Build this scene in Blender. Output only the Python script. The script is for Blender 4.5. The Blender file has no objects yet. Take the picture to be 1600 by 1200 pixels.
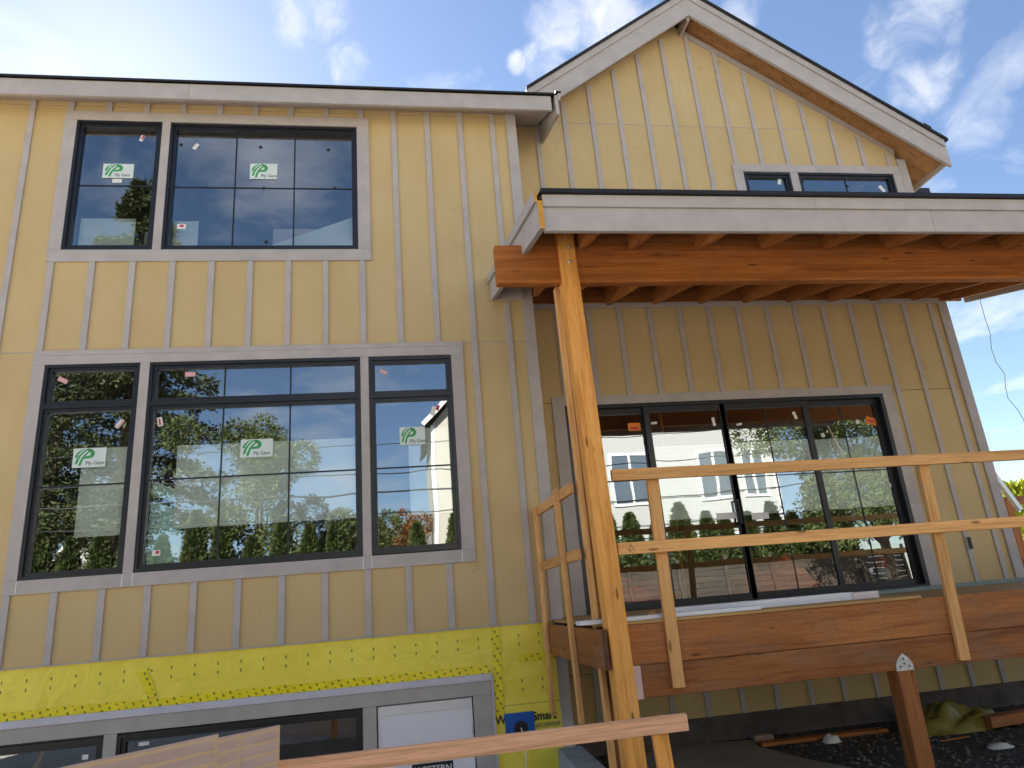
import bpy, bmesh, math, random
from mathutils import Vector, Matrix
random.seed(7)
sc = bpy.context.scene
COL = sc.collection

# ------------------------------------------------------------------ camera
FPX = 1074.85                      # focal length in pixels of the 1600 px wide photograph
CAM = Vector((3.243, -7.214, 0.234))
YAW, PITCH, ROLL = (math.radians(a) for a in (9.533, 17.303, -4.768))
fw = Vector((math.sin(YAW) * math.cos(PITCH), math.cos(YAW) * math.cos(PITCH), math.sin(PITCH)))
r0 = Vector((math.cos(YAW), -math.sin(YAW), 0)); u0 = r0.cross(fw)
rt = r0 * math.cos(ROLL) + u0 * math.sin(ROLL); up = u0 * math.cos(ROLL) - r0 * math.sin(ROLL)
cd = bpy.data.cameras.new('camera'); cam = bpy.data.objects.new('camera', cd); COL.objects.link(cam)
cam.matrix_world = Matrix((( rt.x, up.x, -fw.x, CAM.x), (rt.y, up.y, -fw.y, CAM.y), (rt.z, up.z, -fw.z, CAM.z), (0, 0, 0, 1)))
cd.sensor_fit = 'HORIZONTAL'; cd.sensor_width = 36; cd.lens = FPX / 1600 * 36
cd.clip_start = 0.05; cd.clip_end = 2000
sc.camera = cam

# ------------------------------------------------------------------ sky and sun (sun stands behind the house)
SUN = Vector((-0.325, 0.712, 0.612)).normalized()
world = bpy.data.worlds.new('World'); sc.world = world; world.use_nodes = True
nt = world.node_tree; nt.nodes.clear()
def N(t, typ, **kw):
    n = t.nodes.new(typ)
    for k, v in kw.items(): setattr(n, k, v)
    return n
wo = N(nt, 'ShaderNodeOutputWorld'); bg = N(nt, 'ShaderNodeBackground'); nt.links.new(bg.outputs[0], wo.inputs[0])
bg.inputs[1].default_value = 0.05
sky = N(nt, 'ShaderNodeTexSky', sky_type='NISHITA', sun_disc=False)
sky.sun_elevation = math.asin(SUN.z); sky.sun_rotation = math.atan2(SUN.x, SUN.y)
sky.altitude = 50; sky.air_density = 0.82; sky.dust_density = 0.15; sky.ozone_density = 1.0
tc = N(nt, 'ShaderNodeTexCoord')
sep = N(nt, 'ShaderNodeSeparateXYZ'); nt.links.new(tc.outputs['Generated'], sep.inputs[0])
def M_(t, op, a, b=None, clamp=False):
    n = N(t, 'ShaderNodeMath', operation=op, use_clamp=clamp)
    for i, v in enumerate((a, b)):
        if v is None: continue
        if isinstance(v, (int, float)): n.inputs[i].default_value = v
        else: t.links.new(v, n.inputs[i])
    return n.outputs[0]
zc = M_(nt, 'ADD', M_(nt, 'MAXIMUM', sep.outputs[2], 0.0), 0.12)
cmb = N(nt, 'ShaderNodeCombineXYZ')
nt.links.new(M_(nt, 'DIVIDE', sep.outputs[0], zc), cmb.inputs[0]); nt.links.new(M_(nt, 'DIVIDE', sep.outputs[1], zc), cmb.inputs[1])
cn = N(nt, 'ShaderNodeTexNoise'); cn.inputs['Scale'].default_value = 1.9; cn.inputs['Detail'].default_value = 9; cn.inputs['Roughness'].default_value = 0.58; cn.inputs['Distortion'].default_value = 0.35
mp = N(nt, 'ShaderNodeMapping'); mp.inputs['Location'].default_value = (3.15, 1.2, 0.0)
nt.links.new(cmb.outputs[0], mp.inputs[0]); nt.links.new(mp.outputs[0], cn.inputs['Vector'])
crp = N(nt, 'ShaderNodeValToRGB'); crp.color_ramp.elements[0].position = 0.52; crp.color_ramp.elements[1].position = 0.76
nt.links.new(cn.outputs[0], crp.inputs[0])
def wray(px, py): return (fw + rt * ((px - 800) / FPX) - up * ((py - 600) / FPX)).normalized()
msk = None
for px, py, rad in ((485, 12, 4.2), (545, 95, 2.6), (868, 30, 3.6), (850, 95, 2.6), (955, 12, 4.6), (1000, 40, 3.0), (808, 98, 1.3), (1430, 40, 4.0), (1445, 130, 3.4), (1385, 75, 2.0), (1525, 185, 3.4), (1160, 22, 2.4)):
    dn = N(nt, 'ShaderNodeVectorMath', operation='DOT_PRODUCT'); nt.links.new(tc.outputs['Generated'], dn.inputs[0]); dn.inputs[1].default_value = wray(px, py)
    mr = N(nt, 'ShaderNodeMapRange', interpolation_type='SMOOTHSTEP'); nt.links.new(dn.outputs['Value'], mr.inputs[0]); mr.inputs[1].default_value = math.cos(math.radians(rad)); mr.inputs[2].default_value = 1.0
    msk = mr.outputs[0] if msk is None else M_(nt, 'MAXIMUM', msk, mr.outputs[0])
c2 = N(nt, 'ShaderNodeTexNoise'); c2.inputs['Scale'].default_value = 17; c2.inputs['Detail'].default_value = 7; c2.inputs['Roughness'].default_value = 0.6; c2.inputs['Distortion'].default_value = 0.5
nt.links.new(tc.outputs['Generated'], c2.inputs['Vector'])
wisp = N(nt, 'ShaderNodeMapRange', interpolation_type='SMOOTHSTEP'); wisp.inputs[1].default_value = 0.62; wisp.inputs[2].default_value = 1.2
nt.links.new(M_(nt, 'ADD', M_(nt, 'MULTIPLY', msk, 0.42), M_(nt, 'MULTIPLY', c2.outputs[0], 0.9)), wisp.inputs[0])
cov = M_(nt, 'MAXIMUM', crp.outputs[0], M_(nt, 'MULTIPLY', M_(nt, 'MULTIPLY', wisp.outputs[0], 0.85), M_(nt, 'MINIMUM', M_(nt, 'MULTIPLY', msk, 3.0), 1.0)))
mixc = N(nt, 'ShaderNodeMix', data_type='RGBA', blend_type='MIX')
nt.links.new(M_(nt, 'MULTIPLY', cov, 0.8), mixc.inputs[0])
nt.links.new(sky.outputs[0], mixc.inputs[6]); mixc.inputs[7].default_value = (6.2, 6.1, 6.2, 1)
nt.links.new(mixc.outputs[2], bg.inputs[0])
sl = bpy.data.lights.new('sun', 'SUN'); sl.energy = 5.0; sl.angle = math.radians(0.53); sl.color = (1.0, 0.93, 0.82)
so = bpy.data.objects.new('sun', sl); COL.objects.link(so); so.rotation_euler = (-SUN).to_track_quat('-Z', 'Y').to_euler()
vs = sc.view_settings; vs.view_transform = 'Standard'; vs.look = 'None'; vs.gamma = 1.0; vs.use_curve_mapping = False
vs.exposure = 2.2
sc.cycles.max_bounces = 10; sc.cycles.transparent_max_bounces = 24; sc.cycles.glossy_bounces = 4; sc.cycles.diffuse_bounces = 4

# ------------------------------------------------------------------ materials
def newmat(name, rough=0.7, metal=0.0, spec=0.35):
    m = bpy.data.materials.new(name); m.use_nodes = True
    t = m.node_tree; b = t.nodes['Principled BSDF']
    b.inputs['Roughness'].default_value = rough; b.inputs['Metallic'].default_value = metal
    b.inputs['Specular IOR Level'].default_value = spec
    return m, t, b
def coord(t, scale=(1, 1, 1), rnd=True, kind='Object'):
    c = N(t, 'ShaderNodeTexCoord'); mp = N(t, 'ShaderNodeMapping'); mp.inputs['Scale'].default_value = scale
    src = c.outputs[kind]
    if rnd:
        oi = N(t, 'ShaderNodeObjectInfo'); mul = M_(t, 'MULTIPLY', oi.outputs['Random'], 37.0)
        va = N(t, 'ShaderNodeVectorMath', operation='ADD'); t.links.new(src, va.inputs[0]); t.links.new(mul, va.inputs[1]); src = va.outputs[0]
    t.links.new(src, mp.inputs[0]); return mp.outputs[0]
def noise(t, vec, scale, detail=4, rough=0.55, dist=0.0):
    n = N(t, 'ShaderNodeTexNoise'); n.inputs['Scale'].default_value = scale; n.inputs['Detail'].default_value = detail
    n.inputs['Roughness'].default_value = rough; n.inputs['Distortion'].default_value = dist
    t.links.new(vec, n.inputs['Vector']); return n.outputs[0]
def ramp(t, fac, stops):
    r = N(t, 'ShaderNodeValToRGB'); e = r.color_ramp.elements
    while len(e) < len(stops): e.new(0.5)
    for i, (p, c) in enumerate(stops):
        e[i].position = p; e[i].color = (c[0], c[1], c[2], 1) if not isinstance(c, (int, float)) else (c, c, c, 1)
    t.links.new(fac, r.inputs[0]); return r.outputs[0]
def mix(t, fac, a, b, mode='MIX'):
    n = N(t, 'ShaderNodeMix', data_type='RGBA', blend_type=mode)
    for i, v in ((0, fac), (6, a), (7, b)):
        if isinstance(v, (int, float)): n.inputs[i].default_value = v
        elif isinstance(v, tuple): n.inputs[i].default_value = (v[0], v[1], v[2], 1)
        else: t.links.new(v, n.inputs[i])
    return n.outputs[2]
def bump(t, b, h, strength=0.3, dist=0.002):
    n = N(t, 'ShaderNodeBump'); n.inputs['Strength'].default_value = strength; n.inputs['Distance'].default_value = dist
    t.links.new(h, n.inputs['Height']); t.links.new(n.outputs[0], b.inputs['Normal'])
def plain(name, col, rough=0.6, var=0.12, scale=6, metal=0.0, spec=0.35, bmp=0.15, fine=90, rnd=True):
    m, t, b = newmat(name, rough, metal, spec)
    v = coord(t, rnd=rnd); n = noise(t, v, scale, 5); lo = tuple(c * (1 - var) for c in col); hi = tuple(min(1, c * (1 + var)) for c in col)
    t.links.new(ramp(t, n, [(0.3, lo), (0.7, hi)]), b.inputs['Base Color'])
    if bmp: bump(t, b, noise(t, v, fine, 3), bmp, 0.002)
    return m
def wood(name, light, dark, knots=0.8, rough=0.65, grain=34, varo=0.25, grey=0.0, incise=0.0, lam=0.0):
    m, t, b = newmat(name, rough, spec=0.25)
    v = coord(t, (1.1, grain, grain)); v1 = coord(t, (1, 1, 1))
    g = noise(t, v, 1.0, 5, 0.65, 0.6); g2 = noise(t, coord(t, (6, grain * 6, grain * 6)), 1.0, 3)
    c = ramp(t, g, [(0.34, tuple(q * .8 for q in dark)), (0.5, tuple((a + 2 * q) / 3 for a, q in zip(dark, light))), (0.66, light)])
    c = mix(t, ramp(t, g2, [(0.42, 0.0), (0.72, 0.6)]), c, tuple(q * .8 for q in dark))
    big = noise(t, coord(t, (0.8, 3, 3)), 1.3, 3)
    c = mix(t, ramp(t, big, [(0.35, varo), (0.6, 0.0)]), c, tuple(q * 0.55 for q in dark))
    vo = N(t, 'ShaderNodeTexVoronoi'); vo.inputs['Scale'].default_value = 1.0
    t.links.new(coord(t, (2.6, 11, 11)), vo.inputs['Vector'])
    k = ramp(t, vo.outputs[0], [(0.07, 1.0), (0.15, 0.0)])
    c = mix(t, M_(t, 'MULTIPLY', k, knots), c, tuple(q * 0.28 for q in dark))
    oi = N(t, 'ShaderNodeObjectInfo'); tone = M_(t, 'ADD', M_(t, 'MULTIPLY', oi.outputs['Random'], 0.3), 0.85)
    hs = N(t, 'ShaderNodeHueSaturation'); t.links.new(c, hs.inputs['Color']); t.links.new(tone, hs.inputs['Value'])
    c = hs.outputs[0]
    if grey: c = mix(t, ramp(t, noise(t, coord(t, (1.5, 5, 5)), 1.5, 4), [(0.45, 0.0), (0.7, grey)]), c, (0.2, 0.17, 0.14))
    if incise:
        n3 = noise(t, coord(t, (55, 130, 130)), 1.0, 1); c = mix(t, ramp(t, n3, [(0.64, 0.0), (0.70, incise)]), c, tuple(q * 0.35 for q in dark))
    if lam:
        tc_ = N(t, 'ShaderNodeTexCoord'); s3 = N(t, 'ShaderNodeSeparateXYZ'); t.links.new(tc_.outputs['Object'], s3.inputs[0]); zz = M_(t, 'DIVIDE', M_(t, 'ADD', s3.outputs[2], 5.0), lam)
        wn = N(t, 'ShaderNodeTexWhiteNoise', noise_dimensions='2D'); cx = N(t, 'ShaderNodeCombineXYZ'); t.links.new(M_(t, 'FLOOR', zz), cx.inputs[0]); t.links.new(M_(t, 'FLOOR', M_(t, 'ADD', M_(t, 'MULTIPLY', s3.outputs[0], 0.31), M_(t, 'MULTIPLY', M_(t, 'FLOOR', zz), 0.37))), cx.inputs[1]); t.links.new(cx.outputs[0], wn.inputs[0])
        c = mix(t, M_(t, 'MULTIPLY', wn.outputs[0], 0.75), c, tuple(q * 0.7 for q in dark))
        fr_ = M_(t, 'FRACT', zz); c = mix(t, M_(t, 'MULTIPLY', M_(t, 'LESS_THAN', fr_, 0.06), 0.8), c, tuple(q * 0.35 for q in dark))
        n4 = noise(t, coord(t, (1.5, 14, 14)), 1.4, 4); c = mix(t, ramp(t, n4, [(0.62, 0.0), (0.72, 0.7)]), c, tuple(q * 0.3 for q in dark))
    t.links.new(c, b.inputs['Base Color']); bump(t, b, g2, 0.35, 0.0015)
    return m
def trim_mat(name, col):
    m, t, b = newmat(name, 0.7, spec=0.25); v = coord(t)
    c = ramp(t, noise(t, v, 5, 5), [(0.3, tuple(q * 0.9 for q in col)), (0.7, tuple(q * 1.07 for q in col))])
    vo = N(t, 'ShaderNodeTexVoronoi'); vo.inputs['Scale'].default_value = 7; t.links.new(v, vo.inputs['Vector'])
    dab = M_(t, 'MULTIPLY', ramp(t, vo.outputs[0], [(0.045, 1.0), (0.06, 0.0)]), ramp(t, noise(t, v, 2.2, 2), [(0.56, 0.0), (0.6, 0.75)]))
    c = mix(t, dab, c, (0.62, 0.58, 0.53))
    d2 = M_(t, 'MULTIPLY', ramp(t, noise(t, v, 26, 3), [(0.66, 0.0), (0.74, 0.5)]), 0.5)
    c = mix(t, d2, c, tuple(q * 0.7 for q in col))
    t.links.new(c, b.inputs['Base Color']); bump(t, b, noise(t, coord(t, (1, 1, 1)), 160, 3), 0.2, 0.001)
    return m
GREY = trim_mat('primed trim', (0.475, 0.425, 0.405))
GREYD = trim_mat('grey lower trim', (0.46, 0.42, 0.39))
def panel_mat():
    m, t, b = newmat('tan siding panel', 0.75, spec=0.2)
    v = coord(t)
    c = ramp(t, noise(t, v, 1.2, 4), [(0.3, (0.56, 0.41, 0.20)), (0.7, (0.62, 0.465, 0.24))])
    c = mix(t, ramp(t, noise(t, coord(t, (14, 14, 1.2)), 1, 4), [(0.4, 0.0), (0.8, 0.25)]), c, (0.52, 0.37, 0.17))
    c = mix(t, ramp(t, noise(t, v, 4.5, 4), [(0.66, 0.0), (0.75, 0.22)]), c, (0.30, 0.20, 0.09))
    vo = N(t, 'ShaderNodeTexVoronoi'); vo.inputs['Scale'].default_value = 3.5; t.links.new(v, vo.inputs['Vector'])
    dab = M_(t, 'MULTIPLY', ramp(t, vo.outputs[0], [(0.022, 1.0), (0.034, 0.0)]), ramp(t, noise(t, v, 1.7, 2), [(0.52, 0.0), (0.56, 0.6)]))
    c = mix(t, dab, c, (0.3, 0.2, 0.1))
    t.links.new(c, b.inputs['Base Color']); bump(t, b, noise(t, coord(t, (60, 60, 14)), 1, 4), 0.18, 0.0012)
    return m
PANEL = panel_mat()
STUD = wood('fir stud', (0.95, 0.525, 0.20), (0.80, 0.38, 0.125), 0.9)
STUDP = wood('pinkish stud', (0.93, 0.52, 0.31), (0.74, 0.37, 0.19), 0.9)
POSTW = wood('fir post', (0.96, 0.475, 0.125), (0.78, 0.31, 0.06), 0.9, grain=22)
BEAMW = wood('glued beam', (0.70, 0.25, 0.06), (0.44, 0.135, 0.028), 0.9, grain=18, varo=0.4, lam=0.0385)
RAFT = wood('rafter', (0.52, 0.215, 0.065), (0.36, 0.125, 0.033), 0.7)
DECKT = wood('treated rim', (0.48, 0.18, 0.05), (0.31, 0.10, 0.027), 0.9, grain=20, varo=0.4, grey=0.3, incise=0.7)
SHEATH = wood('roof sheathing', (0.45, 0.19, 0.065), (0.32, 0.115, 0.035), 0.7, grain=9)
SOFF = wood('stained soffit', (0.50, 0.26, 0.11), (0.36, 0.17, 0.065), 0.6, grain=12)
PLYE = wood('plywood', (0.60, 0.36, 0.14), (0.45, 0.25, 0.085), 0.2, grain=60)
CUTEND = plain('orange cut end', (0.62, 0.30, 0.05), 0.7, 0.2, 20)
ENDG = plain('dark end grain', (0.10, 0.05, 0.028), 0.8, 0.3, 30)
BLACK = plain('black window frame', (0.013, 0.014, 0.019), 0.38, 0.15, 8, spec=0.5, bmp=0.03)
BLACKM = plain('black flashing', (0.012, 0.012, 0.015), 0.5, 0.2)
GRILLE = plain('dark grille bar', (0.02, 0.024, 0.03), 0.5, 0.1)
SHING = plain('dark shingle', (0.03, 0.03, 0.035), 0.9, 0.4, 30, bmp=0.6)
CONC = plain('concrete', (0.42, 0.40, 0.37), 0.9, 0.2, 4, bmp=0.4, rnd=False)
CONCG = plain('weathered blue grey concrete', (0.33, 0.35, 0.37), 0.85, 0.2, 9, bmp=0.5, rnd=False)
LILAC = plain('metal head flashing', (0.60, 0.57, 0.64), 0.4, 0.06, 4, metal=0.0, bmp=0.05)
WHITE = plain('white trim board', (0.74, 0.75, 0.80), 0.45, 0.05, 4, bmp=0.05)
WDOOR = plain('white door', (0.82, 0.80, 0.86), 0.4, 0.05, 2, bmp=0.05)
GALV = plain('galvanised steel', (0.55, 0.56, 0.58), 0.4, 0.2, 40, metal=0.7)
BLUE = plain('blue plastic', (0.01, 0.10, 0.42), 0.45, 0.1, 6)
PAPERW = plain('white paper', (0.78, 0.76, 0.74), 0.6, 0.04)
PINK = plain('pink tag', (0.75, 0.42, 0.42), 0.6, 0.1, 40)
REDM = plain('red mark', (0.60, 0.06, 0.08), 0.6, 0.1)
ORANGE = plain('orange tag', (0.80, 0.24, 0.03), 0.55, 0.08)
GREENL = plain('green print', (0.05, 0.33, 0.10), 0.6, 0.05)
INK = plain('dark ink', (0.02, 0.025, 0.03), 0.7, 0.1)
INKG = plain('grey ink', (0.10, 0.11, 0.10), 0.7, 0.1)
DRYW = plain('gypsum board', (0.76, 0.84, 0.80), 0.8, 0.05, 3)
DRYP = plain('pale pinkish board', (0.55, 0.50, 0.50), 0.8, 0.05, 3)
MINT = plain('mint gypsum board', (0.72, 0.97, 0.87), 0.75, 0.06, 3)
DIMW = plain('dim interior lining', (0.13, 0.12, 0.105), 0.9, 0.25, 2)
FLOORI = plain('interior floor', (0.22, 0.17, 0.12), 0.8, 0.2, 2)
REDO = plain('bright red orange plastic', (0.92, 0.10, 0.02), 0.4, 0.1)
RED = plain('red plastic', (0.65, 0.06, 0.03), 0.4, 0.1)
TEAL = plain('green grey board', (0.24, 0.30, 0.27), 0.7, 0.15)
WIRE = plain('grey cable', (0.36, 0.37, 0.40), 0.6, 0.1)
LEAFY = None
def glass_mat(name='window glass', r=0.30, tint=(0.88, 0.92, 0.90)):
    m = bpy.data.materials.new(name); m.use_nodes = True; t = m.node_tree; t.nodes.clear()
    o = N(t, 'ShaderNodeOutputMaterial'); g = N(t, 'ShaderNodeBsdfGlossy'); g.inputs['Roughness'].default_value = 0.0; g.inputs['Color'].default_value = (0.86, 0.94, 1.0, 1)
    tr = N(t, 'ShaderNodeBsdfTransparent'); tr.inputs['Color'].default_value = (*tint, 1)
    fr = N(t, 'ShaderNodeFresnel'); fr.inputs['IOR'].default_value = 1.5
    f = M_(t, 'ADD', fr.outputs[0], r - 0.04, True); mx = N(t, 'ShaderNodeMixShader')
    nb = N(t, 'ShaderNodeBump'); nb.inputs['Strength'].default_value = 0.06; nb.inputs['Distance'].default_value = 0.02
    t.links.new(noise(t, coord(t), 1.6, 1), nb.inputs['Height']); t.links.new(nb.outputs[0], g.inputs['Normal'])
    t.links.new(f, mx.inputs[0]); t.links.new(tr.outputs[0], mx.inputs[1]); t.links.new(g.outputs[0], mx.inputs[2]); t.links.new(mx.outputs[0], o.inputs[0])
    return m
GLASS = glass_mat()
def film_mat(name, col, alpha):
    m, t, b = newmat(name, 0.6); b.inputs['Base Color'].default_value = (*col, 1); b.inputs['Alpha'].default_value = alpha
    v = coord(t); t.links.new(ramp(t, noise(t, v, 3, 3), [(0.3, tuple(c * 0.93 for c in col)), (0.7, col)]), b.inputs['Base Color'])
    return m
FILM = film_mat('protective film', (0.93, 0.96, 0.92), 0.96)
STICK = film_mat('sticker paper', (0.72, 0.80, 0.76), 0.95)
def wrap_mat():
    m, t, b = newmat('yellow house wrap', 0.45, spec=0.4)
    c = N(t, 'ShaderNodeTexCoord'); s = N(t, 'ShaderNodeSeparateXYZ'); t.links.new(c.outputs['Object'], s.inputs[0])
    v = coord(t, rnd=False)
    base = ramp(t, noise(t, v, 2.0, 5), [(0.3, (0.88, 0.71, 0.06)), (0.7, (0.97, 0.81, 0.10))])
    base = mix(t, ramp(t, noise(t, v, 7, 4), [(0.55, 0.0), (0.75, 0.25)]), base, (0.50, 0.42, 0.03))
    # printed nail marks: pairs of short dashes
    fx = M_(t, 'ABSOLUTE', M_(t, 'SUBTRACT', M_(t, 'FRACT', M_(t, 'DIVIDE', M_(t, 'ADD', s.outputs[0], 50.045), 0.2032)), 0.5))
    mx = M_(t, 'LESS_THAN', fx, 0.030)
    def band(z, h): return M_(t, 'LESS_THAN', M_(t, 'ABSOLUTE', M_(t, 'SUBTRACT', s.outputs[2], z)), h)
    rows = M_(t, 'ADD', M_(t, 'ADD', band(-0.118, 0.0135), band(-0.196, 0.0135)), M_(t, 'ADD', band(-0.535, 0.0135), band(-0.613, 0.0135)), True)
    base = mix(t, M_(t, 'MULTIPLY', M_(t, 'MULTIPLY', mx, rows), 0.85), base, (0.035, 0.05, 0.02))
    # faint overlap line
    ln = M_(t, 'MULTIPLY', band(-0.745, 0.004), M_(t, 'GREATER_THAN', s.outputs[0], 4.0))
    base = mix(t, M_(t, 'MULTIPLY', ln, 0.6), base, (0.12, 0.11, 0.02))
    t.links.new(base, b.inputs['Base Color'])
    bump(t, b, noise(t, v, 3.2, 4, 0.5, 1.2), 0.95, 0.035)
    return m
WRAP = wrap_mat()
def tape_mat():
    m, t, b = newmat('printed seam tape', 0.35, spec=0.45)
    v = coord(t, (1, 1, 1), False)
    base = ramp(t, noise(t, v, 6, 4), [(0.3, (0.80, 0.64, 0.005)), (0.7, (0.95, 0.78, 0.01))])
    c = N(t, 'ShaderNodeTexCoord'); s = N(t, 'ShaderNodeSeparateXYZ'); t.links.new(c.outputs['Object'], s.inputs[0])
    sk = M_(t, 'ADD', s.outputs[0], M_(t, 'MULTIPLY', s.outputs[2], 0.55))
    f1 = M_(t, 'LESS_THAN', M_(t, 'FRACT', M_(t, 'DIVIDE', M_(t, 'ADD', sk, 40), 0.070)), 0.27)
    f2 = M_(t, 'LESS_THAN', M_(t, 'FRACT', M_(t, 'DIVIDE', M_(t, 'ADD', M_(t, 'SUBTRACT', s.outputs[2], M_(t, 'MULTIPLY', s.outputs[0], 0.35)), 40), 0.055)), 0.5)
    gate = ramp(t, noise(t, coord(t, (24, 24, 40), False), 1.0, 2), [(0.38, 0.0), (0.44, 1.0)])
    k = M_(t, 'MULTIPLY', M_(t, 'MULTIPLY', f1, f2), gate)
    base = mix(t, M_(t, 'MULTIPLY', k, 0.85), base, (0.04, 0.10, 0.015))
    t.links.new(base, b.inputs['Base Color']); bump(t, b, noise(t, v, 25, 3), 0.5, 0.004)
    return m
TAPE = tape_mat()
def sheet_back():
    m, t, b = newmat('sheet with glue stripes', 0.75)
    v = coord(t)
    base = ramp(t, noise(t, coord(t, (1.2, 8, 8)), 2.5, 5), [(0.3, (0.50, 0.34, 0.28)), (0.7, (0.62, 0.44, 0.37))])
    c = N(t, 'ShaderNodeTexCoord'); s = N(t, 'ShaderNodeSeparateXYZ'); t.links.new(c.outputs['Object'], s.inputs[0])
    w = M_(t, 'ADD', s.outputs[2], M_(t, 'MULTIPLY', noise(t, v, 3, 2), 0.02))
    st = ramp(t, M_(t, 'ABSOLUTE', M_(t, 'SUBTRACT', M_(t, 'FRACT', M_(t, 'DIVIDE', M_(t, 'ADD', w, 20), 0.052)), 0.5)), [(0.07, 0.75), (0.14, 0.0)])
    base = mix(t, st, base, (0.72, 0.50, 0.22))
    base = mix(t, M_(t, 'MULTIPLY', M_(t, 'LESS_THAN', s.outputs[0], 0.02), 0.6), base, (0.66, 0.45, 0.22))
    t.links.new(base, b.inputs['Base Color']); bump(t, b, noise(t, v, 120, 3), 0.3, 0.001)
    return m
SHEETB = sheet_back()
def gravel_mat(name='light crushed gravel', k=1.0):
    m, t, b = newmat(name, 0.95, spec=0.15)
    v = coord(t, rnd=False)
    c = ramp(t, noise(t, v, 0.7, 6), [(0.3, (0.42 * k, 0.375 * k, 0.31 * k)), (0.7, (0.53 * k, 0.475 * k, 0.40 * k))])
    vo = N(t, 'ShaderNodeTexVoronoi'); vo.inputs['Scale'].default_value = 32; t.links.new(v, vo.inputs['Vector'])
    c = mix(t, 0.45, c, ramp(t, vo.outputs['Color'], [(0.2, (0.26 * k, 0.235 * k, 0.2 * k)), (0.8, (0.62 * k, 0.57 * k, 0.5 * k))]))
    t.links.new(c, b.inputs['Base Color']); bump(t, b, vo.outputs[0], 0.8, 0.02)
    return m
GRAV = gravel_mat(); SOIL = gravel_mat('soil darkened as shade', 0.17)  # soil: darkened gravel, brown dirt with the shade put into its colour
STONE = plain('stone', (0.15, 0.125, 0.115), 0.95, 0.45, 3)
ASPH = plain('concrete street', (0.42, 0.39, 0.35), 0.95, 0.25, 12, bmp=0.5, rnd=False)
PAVE = plain('pavement concrete', (0.52, 0.49, 0.44), 0.95, 0.12, 3, bmp=0.3, rnd=False)
TARP = plain('tan ground cloth', (0.30, 0.245, 0.185), 0.9, 0.12, 3, bmp=0.4)
GRASS = plain('dry grass', (0.24, 0.22, 0.09), 0.95, 0.35, 8, bmp=0.8, rnd=False)
def leaf(name, a, bb):
    m, t, b = newmat(name, 0.6, spec=0.2)
    g = N(t, 'ShaderNodeNewGeometry')
    c = ramp(t, noise(t, coord(t), 2.5, 4), [(0.3, a), (0.7, bb)])
    c = mix(t, ramp(t, g.outputs['Random Per Island'], [(0.0, 0.0), (1.0, 0.5)]), c, tuple(min(1, q * 1.3) for q in bb))
    t.links.new(c, b.inputs['Base Color']); b.inputs['Subsurface Weight'].default_value = 0.0
    return m
L_CON = leaf('conifer needles', (0.035, 0.043, 0.018), (0.07, 0.082, 0.03))
L_ARB = leaf('arborvitae leaves', (0.045, 0.060, 0.018), (0.085, 0.105, 0.032))
L_DEC = leaf('broad leaves', (0.06, 0.075, 0.022), (0.105, 0.125, 0.042))
L_YEL = leaf('yellow green leaves', (0.20, 0.26, 0.03), (0.42, 0.46, 0.05))
BARK = plain('bark', (0.09, 0.065, 0.045), 0.95, 0.3, 8, bmp=0.8)
def lap_mat(name, col, pitch=0.18):
    m, t, b = newmat(name, 0.7)
    c = N(t, 'ShaderNodeTexCoord'); s = N(t, 'ShaderNodeSeparateXYZ'); t.links.new(c.outputs['Object'], s.inputs[0])
    f = M_(t, 'FRACT', M_(t, 'DIVIDE', M_(t, 'ADD', s.outputs[2], 40), pitch))
    base = mix(t, noise(t, coord(t), 2, 3), tuple(q * 0.94 for q in col), col)
    t.links.new(base, b.inputs['Base Color']); bump(t, b, M_(t, 'SUBTRACT', 1.0, f), 1.0, 0.02)
    return m
LAPW = lap_mat('white lap siding', (0.50, 0.49, 0.46))
LAPC = lap_mat('cream lap siding', (0.50, 0.46, 0.38))
ROOFG = plain('brown grey roof', (0.15, 0.13, 0.11), 0.95, 0.3, 10)
PANEF = plain('far window pane', (0.12, 0.15, 0.18), 0.15, 0.1, 3, spec=0.6, bmp=0)
RTRIM = plain('white far trim', (0.80, 0.79, 0.76), 0.6, 0.03)

# ------------------------------------------------------------------ helpers
WM = {}
def link(o, parent=None, world=None):
    COL.objects.link(o); world = world if world is not None else Matrix()
    o.matrix_basis = world; WM[o.name] = world.copy()
    if parent is not None:
        o.parent = parent; o.matrix_parent_inverse = WM[parent.name].inverted()
    return o
def tag(o, label=None, cat=None, group=None, kind=None):
    if label: o['label'] = label
    if cat: o['category'] = cat
    if group: o['group'] = group
    if kind: o['kind'] = kind
    return o
def thing(name, loc, label, cat, group=None):
    o = bpy.data.objects.new(name, None); o.empty_display_size = 0.2
    link(o, None, Matrix.Translation(loc)); return tag(o, label, cat, group)
def mesh_obj(name, bm, mat, parent=None, world=None, smooth=False):
    me = bpy.data.meshes.new(name); bm.normal_update(); bm.to_mesh(me); bm.free()
    for q in (mat if isinstance(mat, (list, tuple)) else [mat]): me.materials.append(q)
    if smooth:
        for f in me.polygons: f.use_smooth = True
    return link(bpy.data.objects.new(name, me), parent, world)
def bm_box(bm, x0, x1, y0, y1, z0, z1, mi=0):
    vs_ = [bm.verts.new((x, y, z)) for z in (z0, z1) for y in (y0, y1) for x in (x0, x1)]
    fs = []
    for f in ((0, 2, 3, 1), (4, 5, 7, 6), (0, 1, 5, 4), (2, 6, 7, 3), (0, 4, 6, 2), (1, 3, 7, 5)):
        q = bm.faces.new([vs_[i] for i in f]); q.material_index = mi; fs.append(q)
    return fs
def bevel(bm, w):
    if w: bmesh.ops.bevel(bm, geom=list(bm.edges), offset=w, segments=1, affect='EDGES', profile=0.5)
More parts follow.
